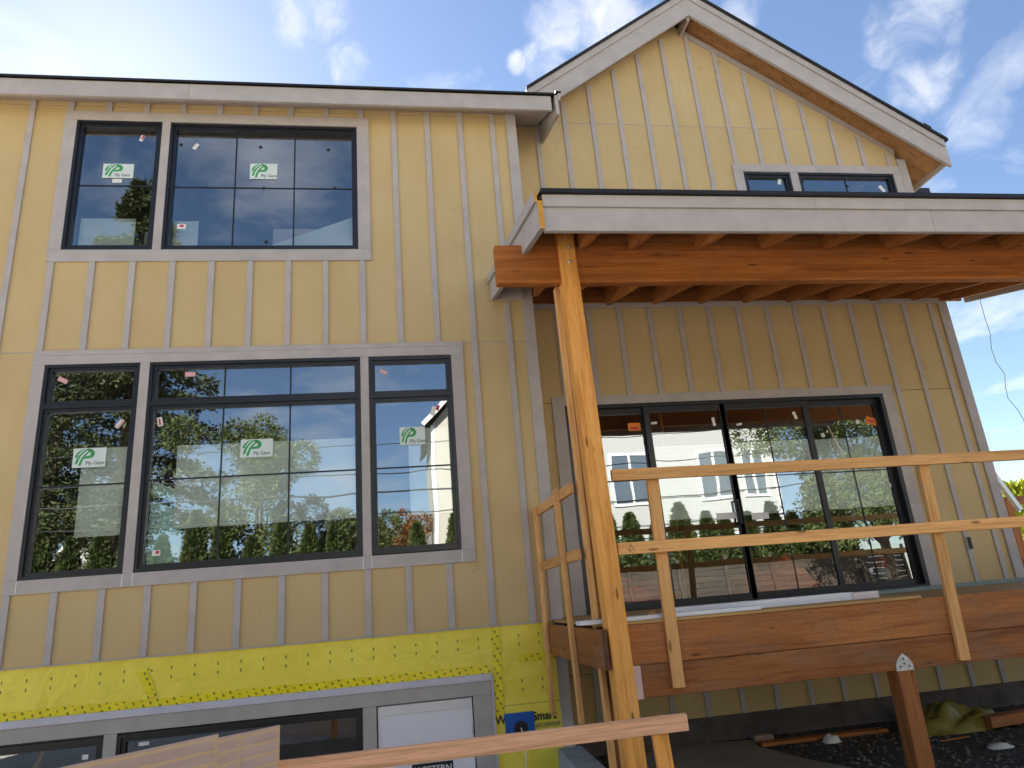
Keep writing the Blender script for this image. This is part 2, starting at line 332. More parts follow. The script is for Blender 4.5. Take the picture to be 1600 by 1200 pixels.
def box(name, x0, x1, y0, y1, z0, z1, mat, parent=None, bev=0.002):
    c = Vector(((x0 + x1) / 2, (y0 + y1) / 2, (z0 + z1) / 2)); bm = bmesh.new()
    bm_box(bm, x0 - c.x, x1 - c.x, y0 - c.y, y1 - c.y, z0 - c.z, z1 - c.z); bevel(bm, bev)
    return mesh_obj(name, bm, mat, parent, Matrix.Translation(c))
def lumber(name, p0, p1, w, h, mat, parent=None, upv=(0, 0, 1), bev=0.003, ends=None):
    """a straight board from p0 to p1 (centre line); local X runs along it, w across, h along upv"""
    p0, p1 = Vector(p0), Vector(p1); d = p1 - p0; L = d.length; x = d.normalized(); u = Vector(upv)
    y = u.cross(x).normalized(); z = x.cross(y)
    mw = Matrix(((x.x, y.x, z.x, p0.x), (x.y, y.y, z.y, p0.y), (x.z, y.z, z.z, p0.z), (0, 0, 0, 1)))
    bm = bmesh.new(); fs = bm_box(bm, 0, L, -w / 2, w / 2, -h / 2, h / 2)
    if ends: fs[4].material_index = 1; fs[5].material_index = 1
    bevel(bm, bev)
    return mesh_obj(name, bm, [mat, ends] if ends else mat, parent, mw)
def clip(poly, planes):
    for a, b, c in planes:                       # keep a*x + b*z <= c
        out = []
        for i, P in enumerate(poly):
            Q = poly[(i + 1) % len(poly)]; dp = a * P[0] + b * P[1] - c; dq = a * Q[0] + b * Q[1] - c
            if dp <= 0: out.append(P)
            if (dp < 0 < dq) or (dq < 0 < dp):
                s = dp / (dp - dq); out.append((P[0] + s * (Q[0] - P[0]), P[1] + s * (Q[1] - P[1])))
        poly = out
        if len(poly) < 3: return []
    return poly
def bm_prism(bm, poly, y0, y1, mi=0):
    """poly in (x, z), extruded from y0 (front) to y1 (back)"""
    n = len(poly); a = [bm.verts.new((x, y0, z)) for x, z in poly]; b = [bm.verts.new((x, y1, z)) for x, z in poly]
    fs = [bm.faces.new(a), bm.faces.new(b[::-1])] + [bm.faces.new((a[i], b[i], b[(i + 1) % n], a[(i + 1) % n])) for i in range(n)]
    for f in fs: f.material_index = mi
def cells(x0, x1, z0, z1, holes):
    xs = sorted({x0, x1} | {v for h in holes for v in h[:2] if x0 < v < x1}); zs = sorted({z0, z1} | {v for h in holes for v in h[2:] if z0 < v < z1})
    for i in range(len(xs) - 1):
        run = None
        for j in range(len(zs) - 1):
            cx, cz = (xs[i] + xs[i + 1]) / 2, (zs[j] + zs[j + 1]) / 2
            inside = any(h[0] < cx < h[1] and h[2] < cz < h[3] for h in holes)
            if not inside:
                if run: run[1] = zs[j + 1]
                else: run = [zs[j], zs[j + 1]]
            if (inside or j == len(zs) - 2) and run:
                yield xs[i], xs[i + 1], run[0], run[1]; run = None
def sheet_with_holes(name, x0, x1, z0, z1, y0, y1, holes, mat, parent, planes=()):
    bm = bmesh.new(); k = 0
    for a, b, c, d in cells(x0, x1, z0, z1, holes):
        P = clip([(a, c), (b, c), (b, d), (a, d)], planes)
        if P: bm_prism(bm, P, y0, y1); k += 1
    if not k: bm.free(); return None
    ox = Vector(((x0 + x1) / 2, y0, (z0 + z1) / 2)); bmesh.ops.translate(bm, verts=bm.verts, vec=-ox)
    bmesh.ops.remove_doubles(bm, verts=bm.verts, dist=0.0005)
    todo = set(bm.verts); isl = []                # every separate piece becomes an object of its own
    while todo:
        st = [todo.pop()]; cur = set(st)
        while st:
            for e in st.pop().link_edges:
                for q in e.verts:
                    if q in todo: todo.discard(q); cur.add(q); st.append(q)
        isl.append(cur)
    for cur in isl:
        b2 = bmesh.new(); mp_ = {q: b2.verts.new(q.co) for q in cur}
        for f in bm.faces:
            if f.verts[0] in cur: b2.faces.new([mp_[q] for q in f.verts])
        bmesh.ops.recalc_face_normals(b2, faces=b2.faces)
        mesh_obj(name, b2, mat, parent, Matrix.Translation(ox))
    bm.free()
def tube(name, pts, r, mat, parent=None, seg=6, closed=False):
    bm = bmesh.new(); rings = []
    for i, P in enumerate(pts):
        P = Vector(P); t_ = (Vector(pts[min(i + 1, len(pts) - 1)]) - Vector(pts[max(i - 1, 0)])).normalized()
        a = t_.orthogonal().normalized() if i == 0 else (rings[-1][1] - t_ * rings[-1][1].dot(t_)).normalized(); b = t_.cross(a)
        rr = r[i] if isinstance(r, (list, tuple)) else r
        rings.append(([bm.verts.new(P + (a * math.cos(2 * math.pi * k / seg) + b * math.sin(2 * math.pi * k / seg)) * rr) for k in range(seg)], a))
    for i in range(len(rings) - 1):
        for k in range(seg):
            bm.faces.new((rings[i][0][k], rings[i][0][(k + 1) % seg], rings[i + 1][0][(k + 1) % seg], rings[i + 1][0][k]))
    bm.faces.new(rings[0][0][::-1]); bm.faces.new(rings[-1][0])
    return mesh_obj(name, bm, mat, parent, smooth=True)
def disc(name, c, r, depth, mat, parent, seg=16):
    bm = bmesh.new(); bm_prism(bm, [(r * math.cos(2 * math.pi * k / seg), r * math.sin(2 * math.pi * k / seg)) for k in range(seg)], 0, depth)
    return mesh_obj(name, bm, mat, parent, Matrix.Translation(c))
def text(name, s, x, y, z, size, mat, parent, sx=1.0, outline=False, shear=0.0, bold=0.0, rot=0.0):
    cu = bpy.data.curves.new(name, 'FONT'); cu.body = s; cu.size = size; cu.extrude = 0.0004; cu.shear = shear; cu.offset = bold
    tmp = bpy.data.objects.new('tmp', cu); COL.objects.link(tmp)
    me = bpy.data.meshes.new_from_object(tmp.evaluated_get(bpy.context.evaluated_depsgraph_get()))
    bpy.data.objects.remove(tmp); bpy.data.curves.remove(cu)
    me.materials.clear(); me.materials.append(mat)
    o = bpy.data.objects.new(name, me)
    return link(o, parent, Matrix.Translation((x, y, z)) @ Matrix.Rotation(math.pi / 2, 4, 'X') @ Matrix.Rotation(rot, 4, 'Z') @ Matrix.Diagonal((sx, 1, 1, 1)))
def rect_frame(bm, x0, x1, z0, z1, y0, y1, w, mi=0):
    bm_box(bm, x0, x1, y0, y1, z1 - w, z1, mi); bm_box(bm, x0, x1, y0, y1, z0, z0 + w, mi)
    bm_box(bm, x0, x0 + w, y0 + .0006, y1, z0 + w, z1 - w, mi); bm_box(bm, x1 - w, x1, y0 + .0006, y1, z0 + w, z1 - w, mi)
def rot_rect(name, cx, cz, w, h, ang, y, mat, parent, t=0.0008):
    bm = bmesh.new(); bm_box(bm, -w / 2, w / 2, -t, 0, -h / 2, h / 2)
    return mesh_obj(name, bm, mat, parent, Matrix.Translation((cx, y, cz)) @ Matrix.Rotation(-ang, 4, 'Y'))

G = -1.40          # outside ground level; Z = 0 is the bottom edge of the siding
D = 0.608          # how far the gable wall stands back from the eaves wall
S = 0.4064         # batten spacing
BT = 0.0635        # batten width

def ray(px, py): return fw + rt * ((px - 800) / FPX) - up * ((py - 600) / FPX)
def at_y(px, py, y): v = ray(px, py); return CAM + v * ((y - CAM.y) / v.y)
def at_z(px, py, z): v = ray(px, py); return CAM + v * ((z - CAM.z) / v.z)
def at_x(px, py, x): v = ray(px, py); return CAM + v * ((x - CAM.x) / v.x)
def bm_prism_x(bm, poly, x0, x1):
    n = len(poly); a = [bm.verts.new((x0, y, z)) for y, z in poly]; b = [bm.verts.new((x1, y, z)) for y, z in poly]
    bm.faces.new(a); bm.faces.new(b[::-1])
    for i in range(n): bm.faces.new((a[i], b[i], b[(i + 1) % n], a[(i + 1) % n]))
def prism_x(name, poly, x0, x1, mat, parent):
    bm = bmesh.new(); bm_prism_x(bm, poly, x0, x1); bmesh.ops.recalc_face_normals(bm, faces=bm.faces)
    return mesh_obj(name, bm, mat, parent)
def prism(name, poly, y0, y1, mat, parent):
    bm = bmesh.new(); bm_prism(bm, poly, y0, y1); bmesh.ops.recalc_face_normals(bm, faces=bm.faces)
    return mesh_obj(name, bm, mat, parent)

# ================================================================== the setting
def flat(name, rects, z, mat, kind='structure'):
    bm = bmesh.new()
    for x0, x1, y0, y1 in rects: bm.faces.new([bm.verts.new(q) for q in ((x0, y0, z), (x1, y0, z), (x1, y1, z), (x0, y1, z))])
    o = mesh_obj(name, bm, mat); return tag(o, kind=kind)
WELL = (-6.0, 4.62, -3.12, 0.02)          # sunken area in front of the lower storey
gh = [(WELL[0], WELL[1], WELL[2], 0.05), (-5.0, 10.72, 0.03, 9.0)]
flat('ground', list(cells(-150, 150, -150, 150, gh)), G, GRAV)
flat('soil', [(4.86, 30.0, -9.4, 0.60)], G + 0.004, SOIL)  # dark dirt sheet whose colour also carries the shade around the deck
flat('lawn', [(-80, 80, -60, -19.0)], G + 0.006, GRASS)
flat('street', [(-150, 150, -18.0, -11.2)], G + 0.005, ASPH)
flat('lane_marking', [(x, x + 3, -14.7, -14.58) for x in range(-60, 60, 9)], G + 0.010, RTRIM)
bm = bmesh.new(); bm_box(bm, -150, 150, -11.2, -9.6, G - 0.1, G + 0.12); bevel(bm, 0.02)
tag(mesh_obj('pavement', bm, PAVE), kind='structure')
flat('well_floor', [(-6.0, 4.62, -3.12, 0.3)], -2.66, CONC)

# ================================================================== the house
H = thing('house', (3.0, 0.0, G), 'two storey house under construction with tan board and batten siding, grey trim and black windows', 'house')
UW1 = (-0.325, 0.593, 4.190, 5.855); UW2 = (0.682, 2.803, 4.185, 5.845)
LW1 = (-0.331, 0.577, 0.755, 2.875); LW2 = (0.668, 2.807, 0.760, 2.872); LW3 = (2.892, 3.793, 0.765, 2.864)
BW1 = (-1.9, 0.541, -2.1, -0.642); BW2 = (0.647, 2.783, -2.1, -0.636); BD = (2.907, 3.820, -2.64, -0.622)
GW1 = (8.117, 8.834, 4.30, 5.735); GW2 = (8.954, 10.480, 4.30, 5.745); SD = (5.170, 9.420, 0.0, 2.400)
UC = (-0.455, 2.945, 4.045, 5.977); LC = (-0.447, 3.927, 0.630, 2.972)
GC = (7.970, 10.606, 4.16, 5.868); DC = (5.020, 9.570, -0.30, 2.512)
SEAM = 3.022; SEAM2 = 6.058
# structural walls
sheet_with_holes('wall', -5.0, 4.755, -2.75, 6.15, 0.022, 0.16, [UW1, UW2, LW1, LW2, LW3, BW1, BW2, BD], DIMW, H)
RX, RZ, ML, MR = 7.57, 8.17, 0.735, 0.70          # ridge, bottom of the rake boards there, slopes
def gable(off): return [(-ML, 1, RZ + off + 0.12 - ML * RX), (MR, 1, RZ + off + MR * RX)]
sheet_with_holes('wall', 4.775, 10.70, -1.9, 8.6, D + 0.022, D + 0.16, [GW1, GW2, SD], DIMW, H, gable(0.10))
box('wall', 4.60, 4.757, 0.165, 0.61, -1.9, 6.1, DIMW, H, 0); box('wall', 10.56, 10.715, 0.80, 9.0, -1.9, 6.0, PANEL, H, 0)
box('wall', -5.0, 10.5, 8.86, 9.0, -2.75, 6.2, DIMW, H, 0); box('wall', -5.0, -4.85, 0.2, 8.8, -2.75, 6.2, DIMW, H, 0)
# siding sheets, each four feet wide, joints behind every third batten
xs = [-5.0] + [S * (k * 3 - 1) for k in range(-3, 5) if -5 < S * (k * 3 - 1) < 4.6] + [4.648]
for a, b in zip(xs, xs[1:]):
    for z0, z1 in ((0.0, SEAM - 0.004), (SEAM + 0.006, SEAM2 - 0.004), (SEAM2 + 0.004, 6.14)):
        sheet_with_holes('siding_panel', a + 0.001, b - 0.001, z0, z1, 0.0, 0.012, [UC, LC], PANEL, H)
GX = 5.605                                         # batten grid of the gable wall
xr = [4.776] + [GX + S * k for k in (1, 4, 7, 10)] + [10.606]
for a, b in zip(xr, xr[1:]):
    for z0, z1 in ((-1.15, -0.61), (-0.602, 2.438), (2.446, 3.80), (3.808, 6.497), (6.505, 8.4)):
        sheet_with_holes('siding_panel', a + 0.001, b - 0.001, z0, z1, D, D + 0.012, [GC, DC], PANEL, H, gable(0.07))
# flashing strips at the joints and at the foot
for x0, x1 in ((-5.0, LC[0] - 0.001), (LC[1] + 0.001, 4.64)): box('joint_flashing', x0, x1, -0.004, 0.010, SEAM - 0.003, SEAM + 0.005, GREY, H, 0)
box('joint_flashing', LC[0], LC[1], -0.027, 0.010, LC[3] + 0.001, SEAM + 0.004, GREY, H, 0)
box('foot_flashing', -5.0, 4.66, -0.010, 0.018, -0.013, -0.001, GREY, H, 0)
box('joint_flashing', 4.78, 10.6, D - 0.004, D + 0.010, 6.498, 6.504, GREY, H, 0)
# battens of the eaves wall
def batten(x, z0, z1, y, top_slope=0.0):
    w = BT / 2; P = [(x - w, z0), (x + w, z0), (x + w, z1 + top_slope * w), (x - w, z1 - top_slope * w)]
    ox = Vector((x, y, z0)); bm = bmesh.new(); bm_prism(bm, [(a - x, b - z0) for a, b in P], -0.019, -0.0005)
    bmesh.ops.recalc_face_normals(bm, faces=bm.faces); bevel(bm, 0.0015)
    mesh_obj('batten', bm, GREY, H, Matrix.Translation(ox))
for k in range(-6, 12):
    x = k * S; inu = UC[0] - 0.02 < x < UC[1] + 0.02; inl = LC[0] - 0.02 < x < LC[1] + 0.02
    jit = random.uniform(-.004, .004)
    if k == 11: batten(x, 0.0, 3.50, 0); batten(x, 3.80, 6.12, 0); continue
    if inl: batten(x + jit, 0.0, LC[2] - 0.001, 0)
    if inl and inu: batten(x, SEAM + 0.008, UC[2] - 0.001, 0)
    if inl and not inu: batten(x + jit, SEAM + 0.008, 6.12, 0)
    if inu: batten(x + jit, UC[3] + 0.001, 6.12, 0)
    if not inl: batten(x + jit, 0.0, 6.12, 0)
for k in range(-2, 13):                            # battens of the gable wall
    x = GX + S * k; slope = ML if x < RX else -MR; top = RZ + (0.12 if x < RX else -0.02) - (ML * (RX - x) if x < RX else MR * (x - RX))
    if x > 10.55: continue
    lo, hi = -1.15, top
    segs = [(-1.15, 3.69), (3.95, top)]
    if DC[0] < x < DC[1]: segs = [(-1.15, -0.31), (DC[3] + 0.001, 3.69), (3.95, top)]
    if GC[0] - .02 < x < GC[1]: segs[-1] = (GC[3] + 0.001, top)
    for a, b in segs:
        if b - a > 0.03: batten(x, a, b, D, slope if b == top else 0)
# corner boards
box('corner_board', 4.648, 4.775, -0.026, 0.02, 0.0, 6.11, GREY, H); box('corner_board', 4.757, 4.7755, 0.021, D - 0.001, -1.3, 6.11, GREY, H, 0)
box('corner_board', 4.668, 4.775, -0.022, 0.02, -2.6, -0.015, GREYD, H)
box('corner_board', 10.608, 10.742, D - 0.026, D + 0.03, -1.15, 6.0, GREY, H)
# casings
def casing(x0, x1, z0, z1, y, mat=GREY, front=0.025): box('casing_board', x0, x1, y - front, y + 0.012, z0, z1, mat, H, 0.0015)
casing(UC[0], UC[1], UW1[3], UC[3], 0); casing(UC[0], UC[1], UC[2], UW1[2] - 0.004, 0)
casing(UC[0], UW1[0], UW1[2] - 0.003, UW1[3] - 0.001, 0); casing(UW1[1], UW2[0], UW1[2] - 0.003, UW1[3] - 0.001, 0); casing(UW2[1], UC[1], UW1[2] - 0.003, UW1[3] - 0.001, 0)
casing(LC[0], LC[1], LW1[3], LC[3], 0); casing(LC[0], LC[1], LC[2], LW1[2], 0)
casing(LC[0], LW1[0], LW1[2] + .001, LW1[3] - .001, 0); casing(LW1[1], LW2[0], LW1[2] + .001, LW1[3] - .001, 0)
casing(LW2[1], LW3[0], LW1[2] + .001, LW1[3] - .001, 0); casing(LW3[1], LC[1], LW1[2] + .001, LW1[3] - .001, 0)
for xq in (LW1[0], LW1[1], LW2[0], LW2[1], LW3[0], LW3[1]): box('caulk_line', xq - .004, xq + .003, -.0262, -.0249, LC[2] + .004, LW1[2] - .004, PAPERW, H, 0)
casing(GC[0], GC[1], GW2[3], GC[3], D); casing(GC[0], GW1[0], GC[2], GW2[3] - .001, D); casing(GW1[1], GW2[0], GC[2], GW2[3] - .001, D); casing(GW2[1], GC[1], GC[2], GW2[3] - .001, D)
casing(DC[0], DC[1], SD[3], DC[3], D); casing(DC[0], SD[0], -0.05, SD[3] - .001, D); casing(SD[1], DC[1], -0.05, SD[3] - .001, D)
casing(-2.2, 4.0, -0.622, -0.500, 0, GREYD, 0.03); casing(BW1[1], BW2[0], -2.6, -0.623, 0, GREYD, 0.028); casing(BW2[1], BD[0], -2.6, -0.623, 0, GREYD, 0.028); casing(BD[1], 4.0, -2.6, -0.623, 0, GREYD, 0.028)
box('head_flashing', -2.2, 4.012, -0.045, 0.0, -0.499, -0.436, LILAC, H, 0.004)
box('casing_edge', 4.001, 4.024, -0.022, 0.01, -2.6, -0.45, LILAC, H, 0.002)

# ------------------------------------------------------------------ windows
def quad(name, x0, x1, z0, z1, y, mat, parent):
    bm = bmesh.new(); c = Vector(((x0 + x1) / 2, y, (z0 + z1) / 2)); w, h = (x1 - x0) / 2, (z1 - z0) / 2
    bm.faces.new([bm.verts.new(q) for q in ((-w, 0, -h), (w, 0, -h), (w, 0, h), (-w, 0, h))])
    return mesh_obj(name, bm, mat, parent, Matrix.Translation(c))
def window(rc, yp, label=None, transom=None, v=(), h=(), name='window'):
    x0, x1, z0, z1 = rc; bm = bmesh.new()
    rect_frame(bm, x0 + .001, x1 - .001, z0 + .001, z1 - .001, yp - 0.016, yp + 0.12, 0.030)
    lights = [(z0 + .03, z1 - .03)]
    if transom:
        bm_box(bm, x0 + .03, x1 - .03, yp - 0.0155, yp + 0.12, transom - .022, transom + .022); lights = [(z0 + .03, transom - .022), (transom + .022, z1 - .03)]
    for a, b in lights: rect_frame(bm, x0 + .03, x1 - .03, a, b, yp + 0.006, yp + 0.11, 0.036)
    o = mesh_obj(name, bm, BLACK, H)
    if label: o['label'] = label
    for i, (a, b) in enumerate(lights):
        X0, X1, Z0, Z1 = x0 + .066, x1 - .066, a + .036, b - .036
        quad('pane', X0 - .004, X1 + .004, Z0 - .004, Z1 + .004, yp + 0.040, GLASS, o)
        for f in v: box('grille_bar', X0 + f * (X1 - X0) - .008, X0 + f * (X1 - X0) + .008, yp + .034, yp + .0385, Z0, Z1, GRILLE, o, 0)
        if i == 0:
            for f in h: box('grille_bar', X0, X1, yp + .0345, yp + .0383, Z0 + f * (Z1 - Z0) - .008, Z0 + f * (Z1 - Z0) + .008, GRILLE, o, 0)
    return o
T3 = (1 / 3, 2 / 3)
uw1 = window(UW1, 0, 'narrow upper window', h=(0.5,)); uw2 = window(UW2, 0, 'wide upper window', v=T3, h=(0.5,))
lw1 = window(LW1, 0, 'narrow left window with a transom', 2.432, h=(0.52,)); lw2 = window(LW2, 0, 'wide middle window with a transom', 2.428, v=T3, h=(0.53,)); lw3 = window(LW3, 0, 'narrow right window with a transom', 2.425, h=(0.53,))
bw1 = window(BW1, 0, 'lower storey window at the photo edge'); bw2 = window(BW2, 0, 'wide lower storey window behind the leaning sheets')
gw1 = window(GW1, D, 'small gable window', h=(0.5,)); gw2 = window(GW2, D, 'wide gable window', v=(0.5,), h=(0.5,))
# sheets of film on the inner side of the panes
def film(rc, par, y=0.070): box('protective_film', *rc[:2], y, y + 0.001, *rc[2:], FILM, par, 0)
film((0.075, 0.50, 1.13, 2.005), lw1); film((0.965, 2.735, 1.155, 1.995), lw2); film((3.29, 3.72, 1.15, 2.07), lw3)
# printed maker's stickers
def sticker(x0, x1, z0, z1, par, y=0.0330):
    s_ = box('sticker', x0, x1, y - .001, y, z0, z1, STICK, par, 0); w = x1 - x0; h = z1 - z0; yy = y - .0014
    def curve(pts0, pts1):
        n = len(pts0)
        for i in range(n - 1):
            bm_ = LB; q = [pts0[i], pts0[i + 1], pts1[i + 1], pts1[i]]
            LB.faces.new([LB.verts.new((x0 + a * w, yy, z0 + b * h)) for a, b in q])
    LB = bmesh.new()
    for b0, t0, bulge in (((0.055, 0.52), (0.30, 0.95), 0.05), ((0.075, 0.20), (0.42, 0.97), 0.07), ((0.185, 0.10), (0.47, 0.86), 0.05)):   # three swept stripes
        ln = [(b0[0] + (t0[0] - b0[0]) * q - bulge * math.sin(q * 3.14), b0[1] + (t0[1] - b0[1]) * q + .05 * math.sin(q * 3.14)) for q in (0, .25, .5, .75, 1)]
        curve(ln, [(a + 0.075, b) for a, b in ln])
    ang = [math.radians(q) for q in range(95, -61, -15)]
    curve([(0.45 + 0.20 * math.cos(q), 0.70 + 0.27 * math.sin(q)) for q in ang], [(0.45 + 0.08 * math.cos(q), 0.70 + 0.12 * math.sin(q)) for q in ang])
    curve([(0.33, 0.45), (0.56, 0.47)], [(0.37, 0.57), (0.50, 0.60)])
    mesh_obj('logo', LB, GREENL, par)
    text('print', 'Ply Gem', x0 + 0.40 * w, yy, z0 + 0.13 * h, h * 0.26, INKG, par, 0.98, bold=0.0006)
sticker(-0.018, 0.307, 5.122, 5.309, uw1); sticker(1.572, 1.880, 5.135, 5.345, uw2)
sticker(0.006, 0.310, 1.806, 2.001, lw1); sticker(1.586, 1.906, 1.828, 2.018, lw2); sticker(3.203, 3.473, 1.881, 2.076, lw3)
box('label', 0.09, 0.19, 0.0365, 0.0375, 5.065, 5.115, PAPERW, uw1, 0)
def tagp(px, py, w, h, ang, mat, par, y=0.0372):
    P = at_y(px, py, y); rot_rect('label', P.x, P.z, w, h, math.radians(ang), y, mat, par)
tagp(222, 216, .040, .085, -18, PAPERW, uw1); tagp(223.5, 214.5, .022, .06, -18, REDM, uw1, .0360)
tagp(306, 229, .045, .085, -30, PAPERW, uw2); tagp(283.5, 354, .095, .065, 0, PAPERW, uw2); tagp(284, 353, .04, .03, 0, REDM, uw2, .0360)
for px, py in ((283, 226), (407, 230), (513, 234), (412, 294), (523, 294), (416, 378)): tagp(px, py, .035, .035, 45, INK, uw2)
tagp(98, 594, .10, .045, -28, PINK, lw1); tagp(187, 662, .045, .10, -35, PINK, lw1); tagp(186, 661, .02, .075, -35, PAPERW, lw1, .036)
tagp(297, 585, .10, .048, 0, PINK, lw2); tagp(250, 659, .05, .095, 12, PAPERW, lw2); tagp(249.5, 659, .02, .07, 12, REDM, lw2, .036)
tagp(599, 581, .085, .04, -30, PINK, lw3); tagp(677, 642, .05, .10, -15, PAPERW, lw3); tagp(684, 637, .035, .06, -20, REDM, lw3)
tagp(244, 864, .075, .055, 0, PAPERW, lw2); tagp(246, 863, .035, .03, 0, REDM, lw2, .036)
tagp(225, 1162, .09, .03, 0, PAPERW, bw2); tagp(133, 1183, .05, .04, 0, PAPERW, bw1)
tagp(1218, 284, .05, .09, -15, PAPERW, gw1, D + .0372); tagp(1378, 295, .06, .12, 35, PAPERW, gw2, D + .0372)
for px, py in ((1254, 284), (1324, 291)): tagp(px, py, .04, .04, 45, INK, gw2, D + .0372)

# ------------------------------------------------------------------ sliding glass doors
bm = bmesh.new(); rect_frame(bm, SD[0] + .001, SD[1] - .001, SD[2] - .03, SD[3] - .001, D - 0.018, D + 0.13, 0.045)
door = mesh_obj('sliding_door', bm, BLACK, H); door['label'] = 'black four panel sliding glass door behind the deck'
dx = [5.215, 6.190, 7.190, 8.320, 9.375]
for i in range(4):
    a, b = dx[i] - (0.03 if i else 0), dx[i + 1] + (0.03 if i < 3 else 0); yo = D + (0.012 if i in (1, 2) else 0.060); bm = bmesh.new()
    rect_frame(bm, a, b, 0.016, 2.354, yo, yo + 0.045, 0.070)
    pn = mesh_obj('door_panel', bm, BLACK, door)
    g = quad('pane', a + .066, b - .066, 0.082, 2.288, yo + 0.02, GLASS, door)
    if i >= 1: box('protective_film', a + .075, b - .075, yo + .034, yo + .035, 0.97, 1.86, FILM, door, 0)
    if i >= 2:
        xm = (a + b) / 2; box('grille_bar', xm - .006, xm + .006, yo + .013, yo + .0185, 0.085, 2.285, GRILLE, door, 0)
        box('grille_bar', a + .07, b - .07, yo + .0135, yo + .0183, 1.42, 1.432, GRILLE, door, 0)
bm = bmesh.new(); bm_box(bm, 7.145, 7.165, D - 0.04, D + 0.012, 0.86, 0.885); bm_box(bm, 7.145, 7.165, D - 0.04, D + 0.012, 1.13, 1.155); bm_box(bm, 7.143, 7.167, D - 0.055, D - 0.038, 0.86, 1.155); mesh_obj('handle', bm, BLACKM, door)
def dtag(px, py, w, h, ang, mat, yo=0.0): tagp(px, py, w, h, ang, mat, door, D + yo)
dtag(991, 667, .16, .10, 0, ORANGE, .078); dtag(991, 669, .10, .03, 0, REDM, .0765); dtag(1361, 658, .15, .10, -15, ORANGE, .078); dtag(1361, 658, .09, .03, -15, REDM, .0765)
for px, py, w, h, an in ((1022, 661, .075, .028, 5), (1115, 659, .04, .11, 4), (1155, 663, .075, .028, 10), (1242, 649, .04, .10, 15)): dtag(px, py, w, h, an, PAPERW, .030)
for px, py in ((1286, 680), (1340, 659), (1308, 771), (1392, 758), (1361, 891)): dtag(px, py, .05, .05, 15, PAPERW, .078)
dtag(1136, 806, .26, .075, 0, PAPERW, .030); dtag(1188, 806, .22, .075, 0, PAPERW, .030)

# ------------------------------------------------------------------ lower storey: white door, wrap and tape
wd = box('entry_door', BD[0] + .012, BD[1] - .012, 0.0, 0.045, -2.62, -0.634, WDOOR, H, 0.002); wd['label'] = 'white flush door in the lower storey'
box('door_stop', BD[0] + .012, BD[1] - .04, -0.012, -0.0005, -0.72, -0.636, PAPERW, wd, 0.002); box('hinge', BD[1] - .028, BD[1] - .012, -0.01, -0.0005, -0.96, -0.86, GALV, wd, 0.001)
sg = box('door_sign', 3.22, 3.60, -0.004, -0.0006, -1.30, -1.155, INK, wd, 0); text('print', 'WESTERN', 3.245, -0.0052, -1.235, 0.078, PAPERW, wd, 0.98, bold=0.001)
bm = bmesh.new(); nx, nz = 130, 60; X0, X1, Z0, Z1 = -2.2, 4.672, -2.66, -0.002; grid = {}
from mathutils import noise as mn
for i in range(nx + 1):
    for j in range(nz + 1):
        x = X0 + (X1 - X0) * i / nx; z = Z0 + (Z1 - Z0) * j / nz
        grid[i, j] = bm.verts.new((x, 0.0125 + 0.007 * mn.noise((x * 1.6 + z * 2.2, z * 3.0, 3.1)) * min(1, (Z1 - z) * 8), z))
for i in range(nx):
    for j in range(nz):
        xm = X0 + (X1 - X0) * (i + .5) / nx; zm = Z0 + (Z1 - Z0) * (j + .5) / nz
        if xm < 3.98 and zm < -0.53: continue
        bm.faces.new((grid[i, j], grid[i + 1, j], grid[i + 1, j + 1], grid[i, j + 1]))
for v_ in [v_ for v_ in bm.verts if not v_.link_faces]: bm.verts.remove(v_)
wr = mesh_obj('house_wrap', bm, WRAP, H, smooth=True); wr['label'] = 'yellow printed house wrap below the siding'
def tape(pts, w):
    bm = bmesh.new(); prev = None
    for i, (x, z) in enumerate(pts):
        a = pts[max(i - 1, 0)]; b = pts[min(i + 1, len(pts) - 1)]; d_ = Vector((b[0] - a[0], b[1] - a[1])).normalized(); nrm = Vector((-d_.y, d_.x)) * (w / 2 * random.uniform(0.93, 1.07))
        y = 0.0035 - 0.002 * random.random(); cur = (bm.verts.new((x + nrm.x, y, z + nrm.y)), bm.verts.new((x - nrm.x, y - .001, z - nrm.y)))
        if prev: bm.faces.new((prev[0], prev[1], cur[1], cur[0]))
        prev = cur
    mesh_obj('seam_tape', bm, TAPE, wr)
tape([(-2.2 + .2 * i, -0.402 + random.uniform(-.006, .006)) for i in range(32)], 0.075)
tape([(4.075 + random.uniform(-.003, .003), -0.02 - .1 * i) for i in range(9)], 0.085)
p_, q_ = at_y(222, 1052, 0), at_y(238, 1090, 0); tape([(p_.x, p_.z), ((p_.x + q_.x) / 2 + .01, (p_.z + q_.z) / 2), (q_.x, q_.z)], 0.075); p_ = at_y(213, 1052, 0); tape([(p_.x, p_.z), (p_.x + .14, p_.z + .012)], 0.018)
tape([(4.29, -0.325), (4.45, -0.328), (4.66, -0.322)], 0.07)
text('print', 'WeatherSmart', 4.022, 0.001, -0.898, 0.108, INK, wr, 0.915, bold=0.0022); text('print', 'HOUSEWRAP', 4.41, 0.001, -0.965, 0.058, INKG, wr, 0.68, bold=0.0002)
text('print', 'HOUSEWRAP', 4.04, 0.001, -1.33, 0.03, INKG, wr, 0.8)
bp = box('flashing_panel', 4.112, 4.400, -0.010, -0.0005, -1.085, -0.812, BLUE, H, 0.004); bp['label'] = 'blue plastic pipe flashing square with a black hole'
disc('hole_gasket', (4.262, -0.016, -0.95), 0.066, 0.006, BLACKM, bp)
tube('cable', [(4.262, -0.004, -0.945), (4.264, -0.05, -0.965), (4.277, -0.075, -1.03), (4.28, -0.06, -1.2), (4.262, -0.04, -1.45), (4.28, -0.05, -1.9), (4.275, -0.05, -2.6)], 0.006, PAPERW, bp)
